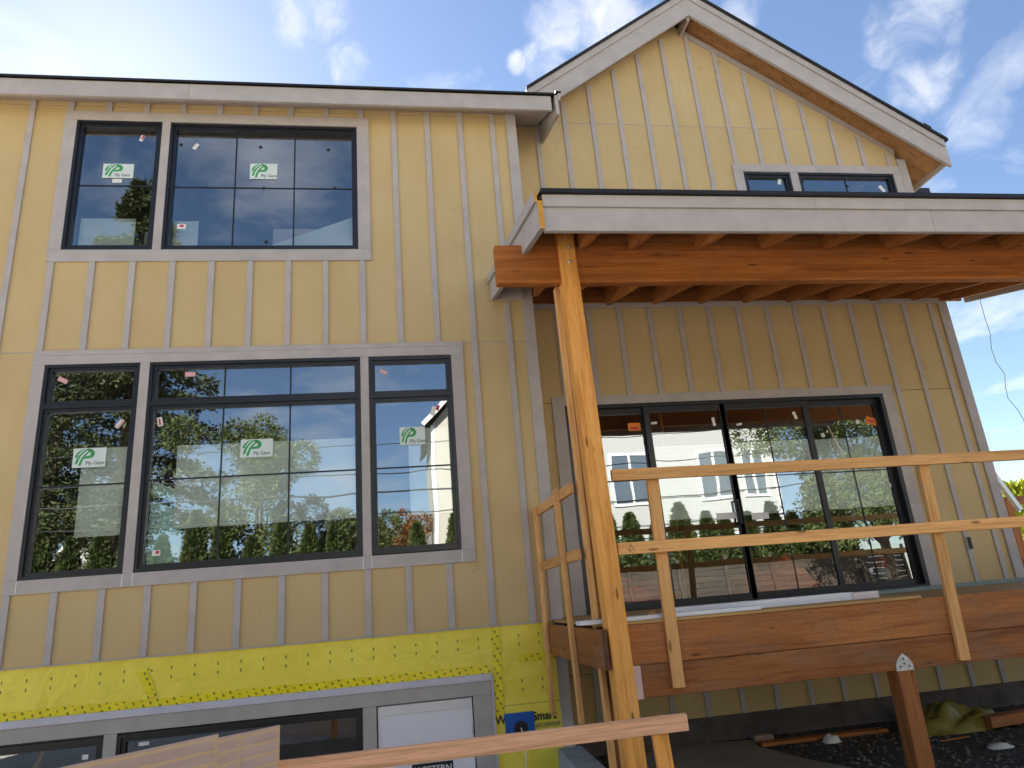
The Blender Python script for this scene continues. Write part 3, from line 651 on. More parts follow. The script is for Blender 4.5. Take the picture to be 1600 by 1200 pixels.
vb = box('outlet_box', 10.045, 10.125, D - 0.035, D, 0.36, 0.53, GREYD, H, 0.004); box('outlet_cover', 10.058, 10.112, D - 0.041, D - 0.0352, 0.375, 0.515, BLACKM, vb, 0.002)

# ------------------------------------------------------------------ roofs
prism_x('roof', [(-0.27, 5.985), (4.6, 8.42), (9.6, 5.96), (9.6, 6.1), (4.6, 8.60), (-0.27, 6.155)], -5.4, 5.19, GREY, H)
rf = prism_x('shingles', [(-0.345, 6.158), (4.6, 8.63), (9.7, 6.12), (9.7, 6.145), (4.6, 8.655), (-0.345, 6.182)], -5.4, 5.235, SHING, H)
for x0, x1 in ((-5.4, 0.95), (0.952, 5.19)): box('fascia_board', x0, x1, -0.31, -0.272, 5.950, 6.156, GREY, H, 0.002)
box('frieze_board', -5.0, 4.64, -0.004, 0.020, 6.122, 6.14, GREY, H, 0)
prism_x('rake_board', [(-0.34, 5.865), (D - .002, 6.150), (D - .002, 6.43), (-0.34, 6.15)], 5.235, 5.272, GREY, H)
prism_x('rake_trim', [(-0.36, 6.06), (D - .002, 6.39), (D - .002, 6.47), (-0.36, 6.165)], 5.273, 5.296, GREY, H)
prism_x('rake_trim', [(-0.375, 6.166), (D - .002, 6.471), (D - .002, 6.49), (-0.375, 6.184)], 5.24, 5.312, BLACKM, H)
XL, XT = 5.02, 11.16
def zl(x, o): return RZ + o - (ML * (RX - x) if x < RX else MR * (x - RX))
def slope_poly(a, b, o0, o1): return [(a, zl(a, o0)), (b, zl(b, o0)), (b, zl(b, o1)), (a, zl(a, o1))]
for a, b, nm in ((XL, RX - .0005, 'l'), (RX + .0005, XT, 'r')):
    so_ = 0.12 if nm == 'l' else 0.0
    prism('roof', slope_poly(a, b - (0.03 if b == XT else 0), 0.125 + so_, 0.40), 0.30, 9.4, SOFF, H)
    for y0, y1 in ((0.298, D + 0.02),):
        n_ = 4
        for i in range(n_):
            c0, c1 = a + (b - a) * i / n_, a + (b - a) * (i + 1) / n_ - 0.004
            prism('soffit_board', slope_poly(c0, min(c1, XT - .03), 0.105 + so_, 0.123 + so_), y0, y1, SOFF, H)
    prism('rake_board', slope_poly(a, b, 0.0, 0.30), 0.255, 0.295, GREY, H)
    prism('rake_trim', slope_poly(a, b - (0.02 if b == XT else 0), 0.302, 0.415), 0.232, 0.295, GREY, H)
    prism('shingles', slope_poly(a, b + (0.02 if b == XT else 0), 0.417, 0.455), 0.20, 9.5, SHING, H)
prism('ridge_cap', [(XT - .30, zl(XT - .30, .456)), (XT - .20, zl(XT - .20, .456)), (XT - .20, zl(XT - .20, .49)), (XT - .30, zl(XT - .30, .49))], 0.20, 0.6, SHING, H)
box('fascia_board', XT - .029, XT + .001, 0.297, 9.3, zl(XT, 0.06), zl(XT, 0.33), GREY, H, 0.002)
prism('frieze_board', [(RX, 8.135), (10.60, 8.135 - .672 * 3.03), (10.60, 8.235 - .672 * 3.03), (RX, 8.235)], D - .028, D - .0005, GREY, H)
box('ridge_board', RX - .02, RX + .02, 0.297, D, 8.11, 8.27, GREY, H)
# side awning window standing open at the far right of the gable
a_, b_ = at_y(1420, 293, 1.15), at_y(1454, 300, 1.15)
aw = box('awning_window', 10.75, b_.x, 1.15, 1.19, a_.z - .085, a_.z, BLACK, H, 0.003); box('pane', 10.76, b_.x - .06, 1.16, 1.175, a_.z - .5, a_.z - .086, DRYW, aw, 0); box('window_stile', b_.x - .055, b_.x, 1.15, 1.19, a_.z - .5, a_.z - .086, BLACK, aw, 0.002)

# ------------------------------------------------------------------ inside the house
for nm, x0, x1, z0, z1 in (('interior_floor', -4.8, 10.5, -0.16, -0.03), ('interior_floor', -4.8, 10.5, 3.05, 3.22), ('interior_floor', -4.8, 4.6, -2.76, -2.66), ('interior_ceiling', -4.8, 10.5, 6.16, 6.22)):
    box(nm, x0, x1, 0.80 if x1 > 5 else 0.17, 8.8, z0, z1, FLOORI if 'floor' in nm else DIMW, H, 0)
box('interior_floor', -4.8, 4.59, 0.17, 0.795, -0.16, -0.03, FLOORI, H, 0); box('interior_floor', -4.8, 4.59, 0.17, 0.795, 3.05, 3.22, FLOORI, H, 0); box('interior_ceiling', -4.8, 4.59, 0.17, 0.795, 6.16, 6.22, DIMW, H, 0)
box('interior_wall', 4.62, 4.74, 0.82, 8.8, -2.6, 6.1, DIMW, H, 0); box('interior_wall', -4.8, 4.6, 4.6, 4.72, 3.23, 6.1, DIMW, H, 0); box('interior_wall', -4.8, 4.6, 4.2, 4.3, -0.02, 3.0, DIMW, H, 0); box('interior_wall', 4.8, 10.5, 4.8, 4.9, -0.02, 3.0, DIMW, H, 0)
# things inside the rooms, close behind the glass
t_ = tag(box('gypsum_sheet', -0.25, 0.325, 0.17, 0.185, 3.225, 4.685, DRYW), 'pale gypsum sheet inside the narrow upper window', 'sheet')
t_ = tag(box('gypsum_sheet', 0.335, 0.58, 0.42, 0.435, 3.225, 4.66, DRYP), 'greyish gypsum sheet in the right corner of the narrow upper window', 'sheet')
t_ = tag(box('gypsum_sheet', 0.70, 1.00, 0.17, 0.185, 3.225, 4.655, DRYW), 'upright gypsum strip inside the left corner of the wide upper window', 'sheet')
bm = bmesh.new(); bm_prism(bm, [(1.25, 4.12), (2.95, 4.12), (2.95, 4.80), (2.83, 4.755)], 0.17, 0.185); tag(mesh_obj('gypsum_sheet', bm, DRYW), 'tilted gypsum sheet with a sloping edge in the wide upper window', 'sheet')
t_ = tag(box('gypsum_sheet', 1.75, 2.5, 0.55, 0.565, 3.225, 4.78, DRYP), 'darker gypsum sheet behind the tilted one in the wide upper window', 'sheet')
mg = thing('gypsum_board', (0.85, 0.5, -0.03), 'mint green gypsum board pieces inside the left end of the wide middle window', 'board')
prism('board', [(0.55, -0.02), (1.03, -0.02), (1.03, 1.34), (0.55, 1.52)], 0.135, 0.148, MINT, mg); prism('board', [(0.55, 1.585), (1.03, 1.40), (1.03, 1.53), (0.55, 1.72)], 0.135, 0.148, MINT, mg)
fe = thing('fire_extinguisher', (9.05, 0.95, -0.03), 'red fire extinguisher with a white label standing inside the glass door', 'extinguisher')
def lathe(name, prof, c, mat, parent, seg=14):
    bm = bmesh.new(); rings = [[bm.verts.new((r * math.cos(2 * math.pi * k / seg), r * math.sin(2 * math.pi * k / seg), z)) for k in range(seg)] for r, z in prof]
    for i in range(len(rings) - 1):
        for k in range(seg): bm.faces.new((rings[i][k], rings[i][(k + 1) % seg], rings[i + 1][(k + 1) % seg], rings[i + 1][k]))
    bm.faces.new(rings[0][::-1]); bm.faces.new(rings[-1])
    return mesh_obj(name, bm, mat, parent, Matrix.Translation(c), smooth=True)
fp = at_y(1387, 925, 0.95); fx, fz = fp.x, -0.03
fe.matrix_basis = Matrix.Translation((fx, 0.95, fz)); WM[fe.name] = Matrix.Translation((fx, 0.95, fz))
lathe('cylinder', [(0.075, 0), (0.08, 0.02), (0.08, 0.34), (0.06, 0.39), (0.025, 0.41), (0.025, 0.44)], (fx, 0.95, fz), RED, fe); lathe('label', [(0.0812, 0.12), (0.0812, 0.26)], (fx, 0.95, fz), PAPERW, fe)
tube('lever', [(fx - .10, 0.93, fz + .50), (fx, 0.95, fz + .47), (fx + .05, 0.95, fz + .45)], 0.012, GALV, fe); tube('hose', [(fx + .02, 0.93, fz + .45), (fx + .10, 0.9, fz + .38), (fx + .10, 0.9, fz + .2)], 0.012, BLACKM, fe)
def heap(name, cx, cy, z0, rx, ry, h, mat, seed, n=22):
    bm = bmesh.new(); vv = {}
    for i in range(n + 1):
        for j in range(n + 1):
            u, v = i / n * 2 - 1, j / n * 2 - 1; e = max(0, 1 - (u * u + v * v)) ** 0.5
            w = mn.noise((u * 2.3 + seed, v * 2.3, seed)) * 0.5 + mn.noise((u * 6 + seed, v * 6, 1)) * 0.25
            vv[i, j] = bm.verts.new((cx + u * rx, cy + v * ry, z0 + max(0.004, h * (e * (0.75 + w)))))
    for i in range(n):
        for j in range(n): bm.faces.new((vv[i, j], vv[i + 1, j], vv[i + 1, j + 1], vv[i, j + 1]))
    return mesh_obj(name, bm, mat, smooth=True)
tag(heap('plastic_sheet', 5.75, 1.08, -0.028, 0.75, 0.30, 0.46, REDO, 1.0), 'red orange plastic sheet heaped inside the left glass door panel', 'sheet')
tag(heap('plastic_sheet', 7.75, 1.08, -0.028, 0.62, 0.30, 0.52, REDO, 4.0), 'bright orange plastic sheet heaped inside the third glass door panel', 'sheet')
for i, x in enumerate((6.0, 7.05, 8.05)):
    tag(lumber('stud', (x, 2.4, -0.03), (x + .02, 2.4, 3.04), 0.04, 0.09, STUD, upv=(0, 1, 0)), ('bare wall stud behind the left door panel', 'bare wall stud behind the second door panel', 'bare wall stud behind the third door panel')[i], 'stud', 'bare studs inside the glass doors')
br = tag(lumber('brace', (-0.75, 0.7, -2.0), (-0.15, 0.5, -0.75), 0.04, 0.09, STUD, upv=(0, 1, 0)), 'leaning timber brace inside the lower storey window at the photo edge', 'brace')
# ================================================================== porch roof
PR = thing('porch_roof', (4.72, -2.05, G), 'unfinished porch roof with grey fascia, open rafters and big timber beam on a post', 'porch roof')
PS = 0.25
def zr(y, o=0.0): return 3.555 + PS * y + o           # underside of the rafters
Y0, YB = -2.80, D - 0.002
XR0, XR1 = 4.285, 11.05
BY = -2.08
beam = box('beam', 4.052, 11.6, BY, BY + 0.089, 2.738, 3.092, BEAMW, PR, 0.006); beam['label'] = 'large orange brown laminated beam'
rx = [4.80, 5.25] + [5.866 + 0.619 * k for k in range(0, 9)]
for x in rx:
    if x > 10.95: continue
    bm = bmesh.new(); yb = YB if x > 4.8 else -0.03
    P = [(Y0 + .042, zr(Y0 + .042)), (BY - .002, zr(BY - .002)), (BY - .002, 3.093), (BY + .091, 3.093), (BY + .091, zr(BY + .091)), (yb - .04, zr(yb - .04)), (yb - .04, zr(yb - .04, .235)), (Y0 + .042, zr(Y0 + .042, .235))]
    bm_prism_x(bm, P, x - .019, x + .019); bmesh.ops.recalc_face_normals(bm, faces=bm.faces); bmesh.ops.translate(bm, verts=bm.verts, vec=(-x, -Y0, -zr(Y0)))
    ang = math.atan(PS); bmesh.ops.rotate(bm, verts=bm.verts, cent=(0, 0, 0), matrix=Matrix.Rotation(-math.pi / 2, 3, 'Z'))
    mesh_obj('rafter', bm, RAFT, PR, Matrix.Translation((x, Y0, zr(Y0))) @ Matrix.Rotation(math.pi / 2, 4, 'Z'))
# blocking over the beam, ledger on the wall
xs_ = [x for x in rx if x < 10.95]
for a, b in zip(xs_, xs_[1:]): box('blocking', a + .020, b - .020, BY + 0.03, BY + 0.068, 3.094, zr(BY + .05, .225), RAFT, PR)
box('blocking', XR0 + .04, xs_[0] - .020, BY + 0.03, BY + 0.068, 3.094, zr(BY + .05, .225), RAFT, PR)
box('ledger', 4.78, 10.98, YB - .038, YB - .001, zr(YB, -0.01), zr(YB, .235), RAFT, PR)
box('ledger_trim', 4.78, 10.6, YB - .060, YB - .0385, zr(YB, -.045), zr(YB, .02), GREY, PR)
lumber('ceiling_board', (4.37, -2.75, zr(-2.75, .2)), (4.37, -.05, zr(-.05, .2)), 0.10, 0.018, RAFT, PR)
n_ = 11
for i in range(n_):                                   # roof boards laid across the rafters
    for (ya, yb2, xa) in (((Y0 + .02) + (YB - Y0 - .03) * i / n_, (Y0 + .02) + (YB - Y0 - .03) * (i + 1) / n_ - .004, XR0 + .03),):
        if ya > -0.05: xa = 4.80
        prism_x('sheathing_board', [(ya, zr(ya, .237)), (yb2, zr(yb2, .237)), (yb2, zr(yb2, .255)), (ya, zr(ya, .255))], xa, XR1 - .03, SHEATH, PR)
prism_x('roofing', [(Y0 - .045, zr(Y0, .262)), (-.002, zr(0, .262)), (-.002, zr(0, .285)), (Y0 - .045, zr(Y0, .285) - .006)], XR0 + .03, XR1 + .02, SHING, PR)
prism_x('roofing', [(.0, zr(0, .262)), (YB, zr(YB, .262)), (YB, zr(YB, .285)), (.0, zr(0, .285))], 4.79, XR1 + .02, SHING, PR)
box('drip_edge', XR0 + .03, XR1 + .02, Y0 - .055, Y0 - .03, zr(Y0, .252), zr(Y0, .284), BLACKM, PR, 0)
zf = zr(Y0)
for a, b in ((XR0 + .042, 7.58), (7.582, XR1)): box('fascia_board', a, b, Y0, Y0 + .04, zf - .045, zf + .175, GREY, PR, 0.002)
for a, b in ((XR0 + .042, 6.55), (6.552, XR1)): box('fascia_trim', a, b, Y0 - .022, Y0 - .0005, zf + .150, zf + .251, GREY, PR, 0.002)
def rake(name, x0, x1, o0, o1, y0, mat):
    P = [(y0, zr(y0, o0)), (-.03, zr(-.03, o0)), (-.03, zr(-.03, o1)), (y0, zr(y0, o1))]
    bm = bmesh.new(); bm_prism_x(bm, P, x0, x1); bmesh.ops.recalc_face_normals(bm, faces=bm.faces)
    for f in bm.faces:
        if f.normal.y < -0.7: f.material_index = 1
    return mesh_obj(name, bm, mat, PR)
rake('rake_board', XR0, XR0 + .04, -.035, .20, Y0 - .03, [GREY, CUTEND]); rake('rake_trim', XR0 - .024, XR0 - .0005, .19, .285, Y0 - .03, [GREY, CUTEND])
box('end_board', XR0 + .041, 4.66, -.075, -.03, zr(0, -.04), zr(0, .18), GREY, PR); 
prism_x('rake_board', [(Y0, zr(Y0, -.03)), (YB, zr(YB, -.03)), (YB, zr(YB, .24)), (Y0, zr(Y0, .24))], XR1 + .001, XR1 + .04, GREY, PR)
po = lumber('post', (4.748, -2.045, G + .02), (4.664, -2.05, 3.225), 0.148, 0.146, POSTW, PR, upv=(0, 1, 0), bev=0.006)
lumber('packing_board', (4.712, -1.60, G + .05), (4.664, -1.62, 2.90), 0.038, 0.089, STUD, PR, upv=(0, 1, 0)); lumber('packing_board', (4.75, -1.57, G + .05), (4.70, -1.585, 2.88), 0.036, 0.05, DECKT, PR, upv=(0, 1, 0))
for px, py in ((889, 385.5), (890, 408)):
    P = at_y(px, py, -2.135); lathe('bolt', [(0.016, 0), (0.016, 0.01), (0.009, 0.011), (0.008, 0.022)], (0, 0, 0), GALV, po, 8).matrix_basis = Matrix.Translation((P.x, -2.124, P.z)) @ Matrix.Rotation(math.pi / 2, 4, 'X')
# ================================================================== deck
DK = thing('deck', (7.0, -1.9, G), 'timber deck frame with stacked brown rim boards in front of the glass doors', 'deck')
RY = -1.975
box('rim_board', 4.795, 11.9, RY, RY + .038, -0.300, -0.020, DECKT, DK, 0.004); box('rim_board', 4.90, 11.9, RY + .001, RY + .039, -0.525, -0.304, DECKT, DK, 0.004)
lumber('rim_board', (4.612, -2.12, -0.165), (4.612, -0.03, -0.170), 0.040, 0.272, DECKT, DK, ends=ENDG)
for i in range(11): lumber('joist', (4.9 + .6 * i, RY + .04, -0.16), (4.9 + .6 * i, D - .04, -0.16), 0.038, 0.24, DECKT, DK)
box('end_flashing', 4.800, 4.897, RY - .002, RY + .01, -0.53, -0.304, plain('pink flashing', (0.66, 0.48, 0.46), 0.5, 0.1), DK, 0.001)
pt = at_y(1439, 935, RY).x
box('plywood_deck', 4.66, pt, RY - .01, D - .06, -0.018, 0.004, PLYE, DK, 0.001); box('plywood_deck', pt + .01, 10.95, RY + .12, D - .06, -0.06, -0.040, PLYE, DK, 0.001)
lp = lumber('post', (6.995, -1.90, G - .05), (7.005, -1.90, -0.527), 0.14, 0.14, DECKT, DK, upv=(0, 1, 0), bev=0.005)
bm = bmesh.new(); bm_prism(bm, [(-.075, 0), (.075, 0), (.07, .05), (.045, .09), (.0, .125), (-.045, .09), (-.07, .05)], -.003, 0); capo = mesh_obj('post_cap', bm, GALV, DK, Matrix.Translation((7.0, RY - .0015, -.53)))
for x, z in ((-.04, .03), (.04, .03), (0, .05), (0, .085)): disc('screw', (7.0 + x, RY - .008, -.53 + z), 0.008, 0.003, INKG, capo, 8)
box('post_base', 6.90, 7.09, -2.0, -1.80, G - .1, G + .09, CONC, DK, 0.01)
# ================================================================== temporary guard rails
GR = thing('guard_rail', (6.3, -2.0, -0.5), 'temporary guard rail of pale two by fours along the deck front', 'guard rail')
for px0, px1, py0, py1 in ((1010, 1051, 752, 1075), (1435, 1499, 728, 1032)):
    A = at_y(px0 + 10, py0, RY - .038); B = at_y(px1 + 11, py1, RY - .038)
    lumber('upright', (B.x, RY - .0195, B.z), (A.x, RY - .0195, 1.10), 0.092, 0.036, STUD, GR, upv=(0, 1, 0))
a, b = at_y(955, 743, RY - .076), at_y(1590, 711, RY - .076); e = (b - a).normalized()
lumber('rail', a, a + e * 7.0, 0.037, 0.088, STUD, GR)
a, b = at_y(965, 858, RY - .076), at_y(1590, 815.5, RY - .076); e = (b - a).normalized()
ml = lumber('rail', a, a + e * 7.0, 0.037, 0.088, STUD, GR)
for i, (u0_, v0_, u1_, v1_) in enumerate(((-.02, -.03, .0, .03), (.0, .03, .03, -.03), (-.015, -.01, .025, -.01), (-.03, 0, .01, -.035))):
    tube('pencil_mark', [a + Vector((.10 + u0_, -.0195, v0_)), a + Vector((.10 + u1_, -.0195, v1_))], 0.0016, INK, GR, 4)
GS = thing('guard_rail', (4.58, -0.8, -0.8), 'temporary two by four guard rail along the left side of the deck', 'guard rail')
lumber('upright', (4.571, -0.085, -0.86), (4.571, -0.075, 1.115), 0.037, 0.085, STUD, GS, upv=(0, 1, 0)); lumber('upright', (4.571, -1.30, -0.76), (4.571, -1.155, 1.135), 0.037, 0.085, STUD, GS, upv=(0, 1, 0))
lumber('rail', (4.610, -1.62, 1.075), (4.610, -0.04, 1.085), 0.037, 0.088, STUD, GS); lumber('rail', (4.610, -1.64, 0.535), (4.610, -0.04, 0.53), 0.037, 0.088, STUD, GS)
GF = thing('guard_rail', (3.4, -3.2, G), 'pinkish foreground guard rail above the sunken entrance', 'guard rail')
lumber('rail', (1.2, -3.185, -0.498), (4.742, -3.185, -0.490), 0.038, 0.086, STUDP, GF)
lumber('upright', (4.63, -3.147, G), (4.585, -3.147, -0.452), 0.089, 0.037, POSTW, GF, upv=(0, 1, 0)); lumber('upright', (2.2, -3.147, G), (2.2, -3.147, -0.458), 0.089, 0.037, STUD, GF, upv=(0, 1, 0))
# ================================================================== boards lying on the deck
def lying(name, px0, py0, px1, py1, y, h, d, mat, label):
    a, b = at_y(px0, py0, y), at_y(px1, py1, y); tag(box(name, a.x, b.x, y, y + d, 0.0045 if h > 0 else 0.03, 0.0045 + abs(h), mat, None, 0.002), label, 'board', 'boards lying on the deck')
lying('trim_board', 905, 962, 1190, 950, -1.93, 0.030, 0.14, WHITE, 'short white trim board at the very edge of the deck')
lying('trim_board', 1050, 945, 1335, 935, -1.72, 0.060, 0.16, WHITE, 'longer white trim board lying behind the short one')
lying('wrapped_board', 1331, 925, 1376, 940, -1.73, 0.055, 0.12, plain('pinkish white wrapper', (0.72, 0.62, 0.63), 0.5, 0.05), 'pinkish white wrapped end of the boards on the deck')
tag(box('green_board', 7.6, 11.2, 0.05, 0.24, -0.0395, 0.0, TEAL, None, 0.003), 'long grey green board lying on the deck by the right wall', 'board', 'boards lying on the deck')
for px, w, m_, lab in ((1012, .06, PLYE, 'plywood offcut on the deck between post and left upright'), (1108, .10, RAFT, 'brown offcut lying on the white boards'), (1136, .07, PAPERW, 'white crumpled scrap by the sliding door track'), (1180, .05, BLACKM, 'black plastic scrap by the sliding door track')):
    P = at_y(px, 946, -1.45); tag(box('wood_scrap', P.x, P.x + w, -1.45, -1.40, 0.0045, 0.05, m_, None, 0.006), lab, 'offcut')
# ================================================================== sunken entrance, retaining wall, leaning sheets
RW = thing('retaining_wall', (4.74, -1.5, G), 'blue grey concrete retaining wall beside the sunken entrance', 'retaining wall')
bm = bmesh.new(); bm_prism_x(bm, [(-3.30, -2.7), (0.0, -2.7), (0.0, -1.16), (-3.30, -1.24)], 4.60, 4.84); bmesh.ops.recalc_face_normals(bm, faces=bm.faces); bevel(bm, .008); mesh_obj('wall', bm, CONCG, RW)
box('wall', -6.2, 4.597, -3.32, -3.12, -2.7, G + .05, CONC, RW, .01); box('wall', -6.2, -6.0, -3.118, 0.0, -2.7, G + .05, CONC, RW, .01)
zs = -0.285; c0 = at_z(437, 1133, zs); c1 = at_z(131, 1200, zs); dirv = (c1 - c0); dirv.z = 0; dirv.normalize()
for i, (pxr, pyr, off, lab) in enumerate(((437, 1132.5, 0.0, 'rear striped pinkish siding sheet leaning at bottom left, its edge nearest the rail'), (377, 1145, 0.012, 'middle striped pinkish siding sheet of the leaning stack'), (341, 1146.5, 0.024, 'front striped pinkish siding sheet of the leaning stack'))):
    nrm = Vector((-dirv.y, dirv.x, 0));  nrm = nrm if nrm.y < 0 else -nrm
    r_ = at_z(pxr, pyr, zs) if i == 0 else None
    base = at_z(437, 1133, zs) + nrm * off
    if i: # point on this sheet's top edge seen at pixel column pxr
        v = ray(pxr, pyr); den = v.x * nrm.x + v.y * nrm.y; tt = ((base - CAM).dot(nrm)) / den; r_ = CAM + v * tt
    top = r_.z; lean = 0.10; L = 2.3
    o = Matrix(((dirv.x, nrm.x, 0, r_.x), (dirv.y, nrm.y, 0, r_.y), (0, 0, 1, top), (0, 0, 0, 1)))
    bm = bmesh.new(); bm_box(bm, 0, L, -0.004, 0.004, -(top - G), 0); bevel(bm, 0.001)
    tag(mesh_obj('siding_sheet', bm, SHEETB, None, o), lab, 'sheet', 'leaning siding sheets')
# ================================================================== ground under the deck
cl = [(1000, 1163), (1050, 1160), (1104, 1154), (1118, 1160), (1172, 1156), (1186, 1166), (1222, 1176), (1262, 1186), (1330, 1199), (1360, 1215), (980, 1260), (960, 1190)]
bm = bmesh.new(); pts = [at_z(x, y, G + .03) for x, y in cl]; vv = [bm.verts.new(q) for q in pts]; f = bm.faces.new(vv)
r_ = bmesh.ops.extrude_face_region(bm, geom=[f]); bmesh.ops.translate(bm, verts=[v for v in r_['geom'] if isinstance(v, bmesh.types.BMVert)], vec=(0, 0, -.025)); bmesh.ops.recalc_face_normals(bm, faces=bm.faces)
tag(mesh_obj('ground_cloth', bm, TARP), 'tan sheet lying on the ground under the deck', 'sheet')
a, b = at_z(1187, 1163, G + .02), at_z(1383, 1140, G + .02); tag(lumber('plank', a, b, 0.12, 0.035, DECKT), 'brown plank lying along the foundation behind the deck post', 'plank')
a = at_z(1196, 1152, G + .05); tag(box('brick', a.x - .12, a.x + .1, a.y, a.y + .1, G, G + .07, plain('pale clay brick', (0.33, 0.22, 0.17), 0.9, 0.2), None, .006), 'pale block on the ground beside the tan sheet', 'block')
a = at_z(1300, 1160, G); hp = heap('plastic_scrap', a.x, a.y, G, 0.09, 0.07, 0.09, PAPERW, 8.0, 8); tag(hp, 'small white crumpled scrap in front of the plank', 'scrap')
a = at_z(1563, 1168, G); tag(heap('plastic_scrap', a.x, a.y, G, 0.12, 0.08, 0.05, PAPERW, 9.0, 8), 'white crumpled scrap on the gravel at far right', 'scrap')
a = at_z(1490, 1140, G); tag(heap('wrap_scrap', a.x, a.y, G, 0.55, 0.22, 0.28, plain('dull yellow wrap scrap', (0.20, 0.165, 0.03), 0.5, 0.3), 12.0, 26), 'crumpled yellow house wrap scrap by the foundation', 'scrap')
a = at_z(1540, 1128, G + .08); tag(lumber('plank', a, a + Vector((1.5, .1, .02)), 0.14, 0.10, DECKT), 'dark timber offcut on the ground right of the yellow scrap', 'plank')
a = at_z(1468, 1158, G + .02); tag(lumber('lath', a, a + Vector((.35, .03, 0)), 0.02, 0.012, RAFT), 'thin wood lath lying on the gravel', 'lath')
FD = box('foundation', 4.84, 10.70, D + .010, D + .2, G - .3, -1.155, plain('shade darkened foundation', (0.10, 0.08, 0.075), 0.8, 0.3, 5), H, 0)  # foundation colour made dark to paint in the shade under the deck
bm = bmesh.new()
for i in range(5200):
    x, y = random.uniform(4.9, 12.5), random.uniform(-3.4, D); r = random.uniform(.008, .03); c = Vector((x, y, G + r * .2))
    d = [Vector((random.uniform(.6, 1), 0, 0)), Vector((0, random.uniform(.6, 1), 0)), Vector((0, 0, random.uniform(.4, .8)))]; an = random.uniform(0, 6.28); R_ = Matrix.Rotation(an, 3, 'Z')
    v6 = [bm.verts.new(c + R_ @ (q * s_ * r)) for q in d for s_ in (1, -1)]
    for t3 in ((0, 2, 4), (2, 1, 4), (1, 3, 4), (3, 0, 4), (2, 0, 5), (1, 2, 5), (3, 1, 5), (0, 3, 5)): bm.faces.new([v6[k] for k in t3])
tag(mesh_obj('gravel', bm, STONE), 'loose dark gravel on the ground under and before the deck', 'gravel', kind='stuff')
# cable hanging from the porch roof corner
pts = [at_y(px, py, -.3) for px, py in ((1531, 452), (1532, 472), (1540, 500), (1547, 520), (1549, 545), (1556, 565), (1570, 585), (1571, 605), (1575, 622), (1590, 640), (1599, 655), (1612, 690), (1606, 740), (1640, 800))]
tag(tube('cable', pts, 0.0038, WIRE), 'thin grey cable hanging from the right corner of the porch roof', 'cable')
# ================================================================== beyond the right corner of the house
ds = tag(lumber('downspout', at_y(1549, 737, 2.2), at_y(1594, 797, 2.2), 0.07, 0.07, GALV), 'grey metal pipe slanting down from the right house corner', 'pipe')
FN = thing('timber_frame', (13.1, 3.0, G), 'brown timber gate frame beyond the right corner of the house', 'gate')
a, b = at_y(1571, 781, 3.0), at_y(1602, 885, 3.0); lumber('post', (b.x, 3, G), (a.x, 3.0, a.z), 0.12, 0.12, DECKT, FN, upv=(0, 1, 0)); a = at_y(1566, 784, 3.0); lumber('rail', a, a + Vector((3.0, 0, .05)), 0.05, 0.14, DECKT, FN)
lumber('rail', a + Vector((0.1, .03, -.9)), a + Vector((3.0, .03, -.85)), 0.05, 0.14, DECKT, FN); lumber('post', (a.x + 2.6, 3, G), (a.x + 2.6, 3, a.z), 0.12, 0.12, DECKT, FN, upv=(0, 1, 0))

# ================================================================== plants
def leaf_cloud(bm, n, fn, size, asp=0.5, drop=0.0):
    for i in range(n):
        c, out = fn(); s_ = size * random.uniform(.6, 1.3); a = (out + Vector((random.gauss(0, .6), random.gauss(0, .6), random.gauss(0, .6) - drop))).normalized()
        b = a.orthogonal().normalized(); b = Matrix.Rotation(random.uniform(0, 6.28), 3, a) @ b
        bm.faces.new([bm.verts.new(c - b * s_ * asp * .5), bm.verts.new(c + a * s_ * .5 - b * s_ * asp * .35), bm.verts.new(c + a * s_), bm.verts.new(c + a * s_ * .5 + b * s_ * asp * .5)])
def copy_tree(root, world):
    r = root.copy(); COL.objects.link(r); r.matrix_basis = world
    for ch in root.children:
        c = ch.copy(); COL.objects.link(c); c.parent = r
    return r
def proto_arb(seed):
    random.seed(seed); t = bpy.data.objects.new('arborvitae', None); link(t)
    bm = bmesh.new()
    def fn():
        z = random.random() ** 0.85; a = random.uniform(0, 6.283); rad = (0.50 * (1 - z) ** 0.62 * (0.35 + min(1, z * 6) * .65)) * (1 + .22 * mn.noise((math.cos(a) * 1.5 + seed, math.sin(a) * 1.5, z * 5)))
        rr = rad * random.uniform(.55, 1.0); o = Vector((math.cos(a), math.sin(a), 1.1)); return Vector((math.cos(a) * rr, math.sin(a) * rr, .12 + z * 3.25)), o
    leaf_cloud(bm, 8000, fn, 0.13, .5); mesh_obj('crown', bm, L_ARB, t)
    tube('trunk', [(0, 0, 0), (0, 0, 2.2)], [.06, .02], BARK, t); return t
arbs = [proto_arb(s_) for s_ in (3, 5)]
spots = [(-11.5 + 1.02 * i + random.uniform(-.12, .12), -19.4 + random.uniform(-.2, .2), random.uniform(.98, 1.22)) for i in range(14)] + [(3.6, -19.2, 1.0), (5.1, -19.2, 1.05)] + [(9.2 + 1.0 * i + random.uniform(-.1, .1), -12.9 - 5.6 + random.uniform(-.2, .2), random.uniform(1.0, 1.25)) for i in range(13)]
for i, (x, y, s_) in enumerate(spots):
    m_ = Matrix.Translation((x, y, G)) @ Matrix.Rotation(random.uniform(0, 6), 4, 'Z') @ Matrix.Diagonal((s_, s_, s_ * (1.36 if i < 16 else 1.16), 1)) @ Matrix.Diagonal((1.35, 1.35, 1, 1))
    o = arbs[i] if i < 2 else copy_tree(arbs[i % 2], m_)
    if i < 2: o.matrix_basis = m_
    row = 'hedge mirrored in the eaves wall windows' if i < 14 else 'pair mirrored in the narrow right window' if i < 16 else 'hedge mirrored in the glass doors'
    tag(o, 'clipped conical arborvitae across the street, in the ' + row, 'shrub', 'arborvitae shrubs across the street')
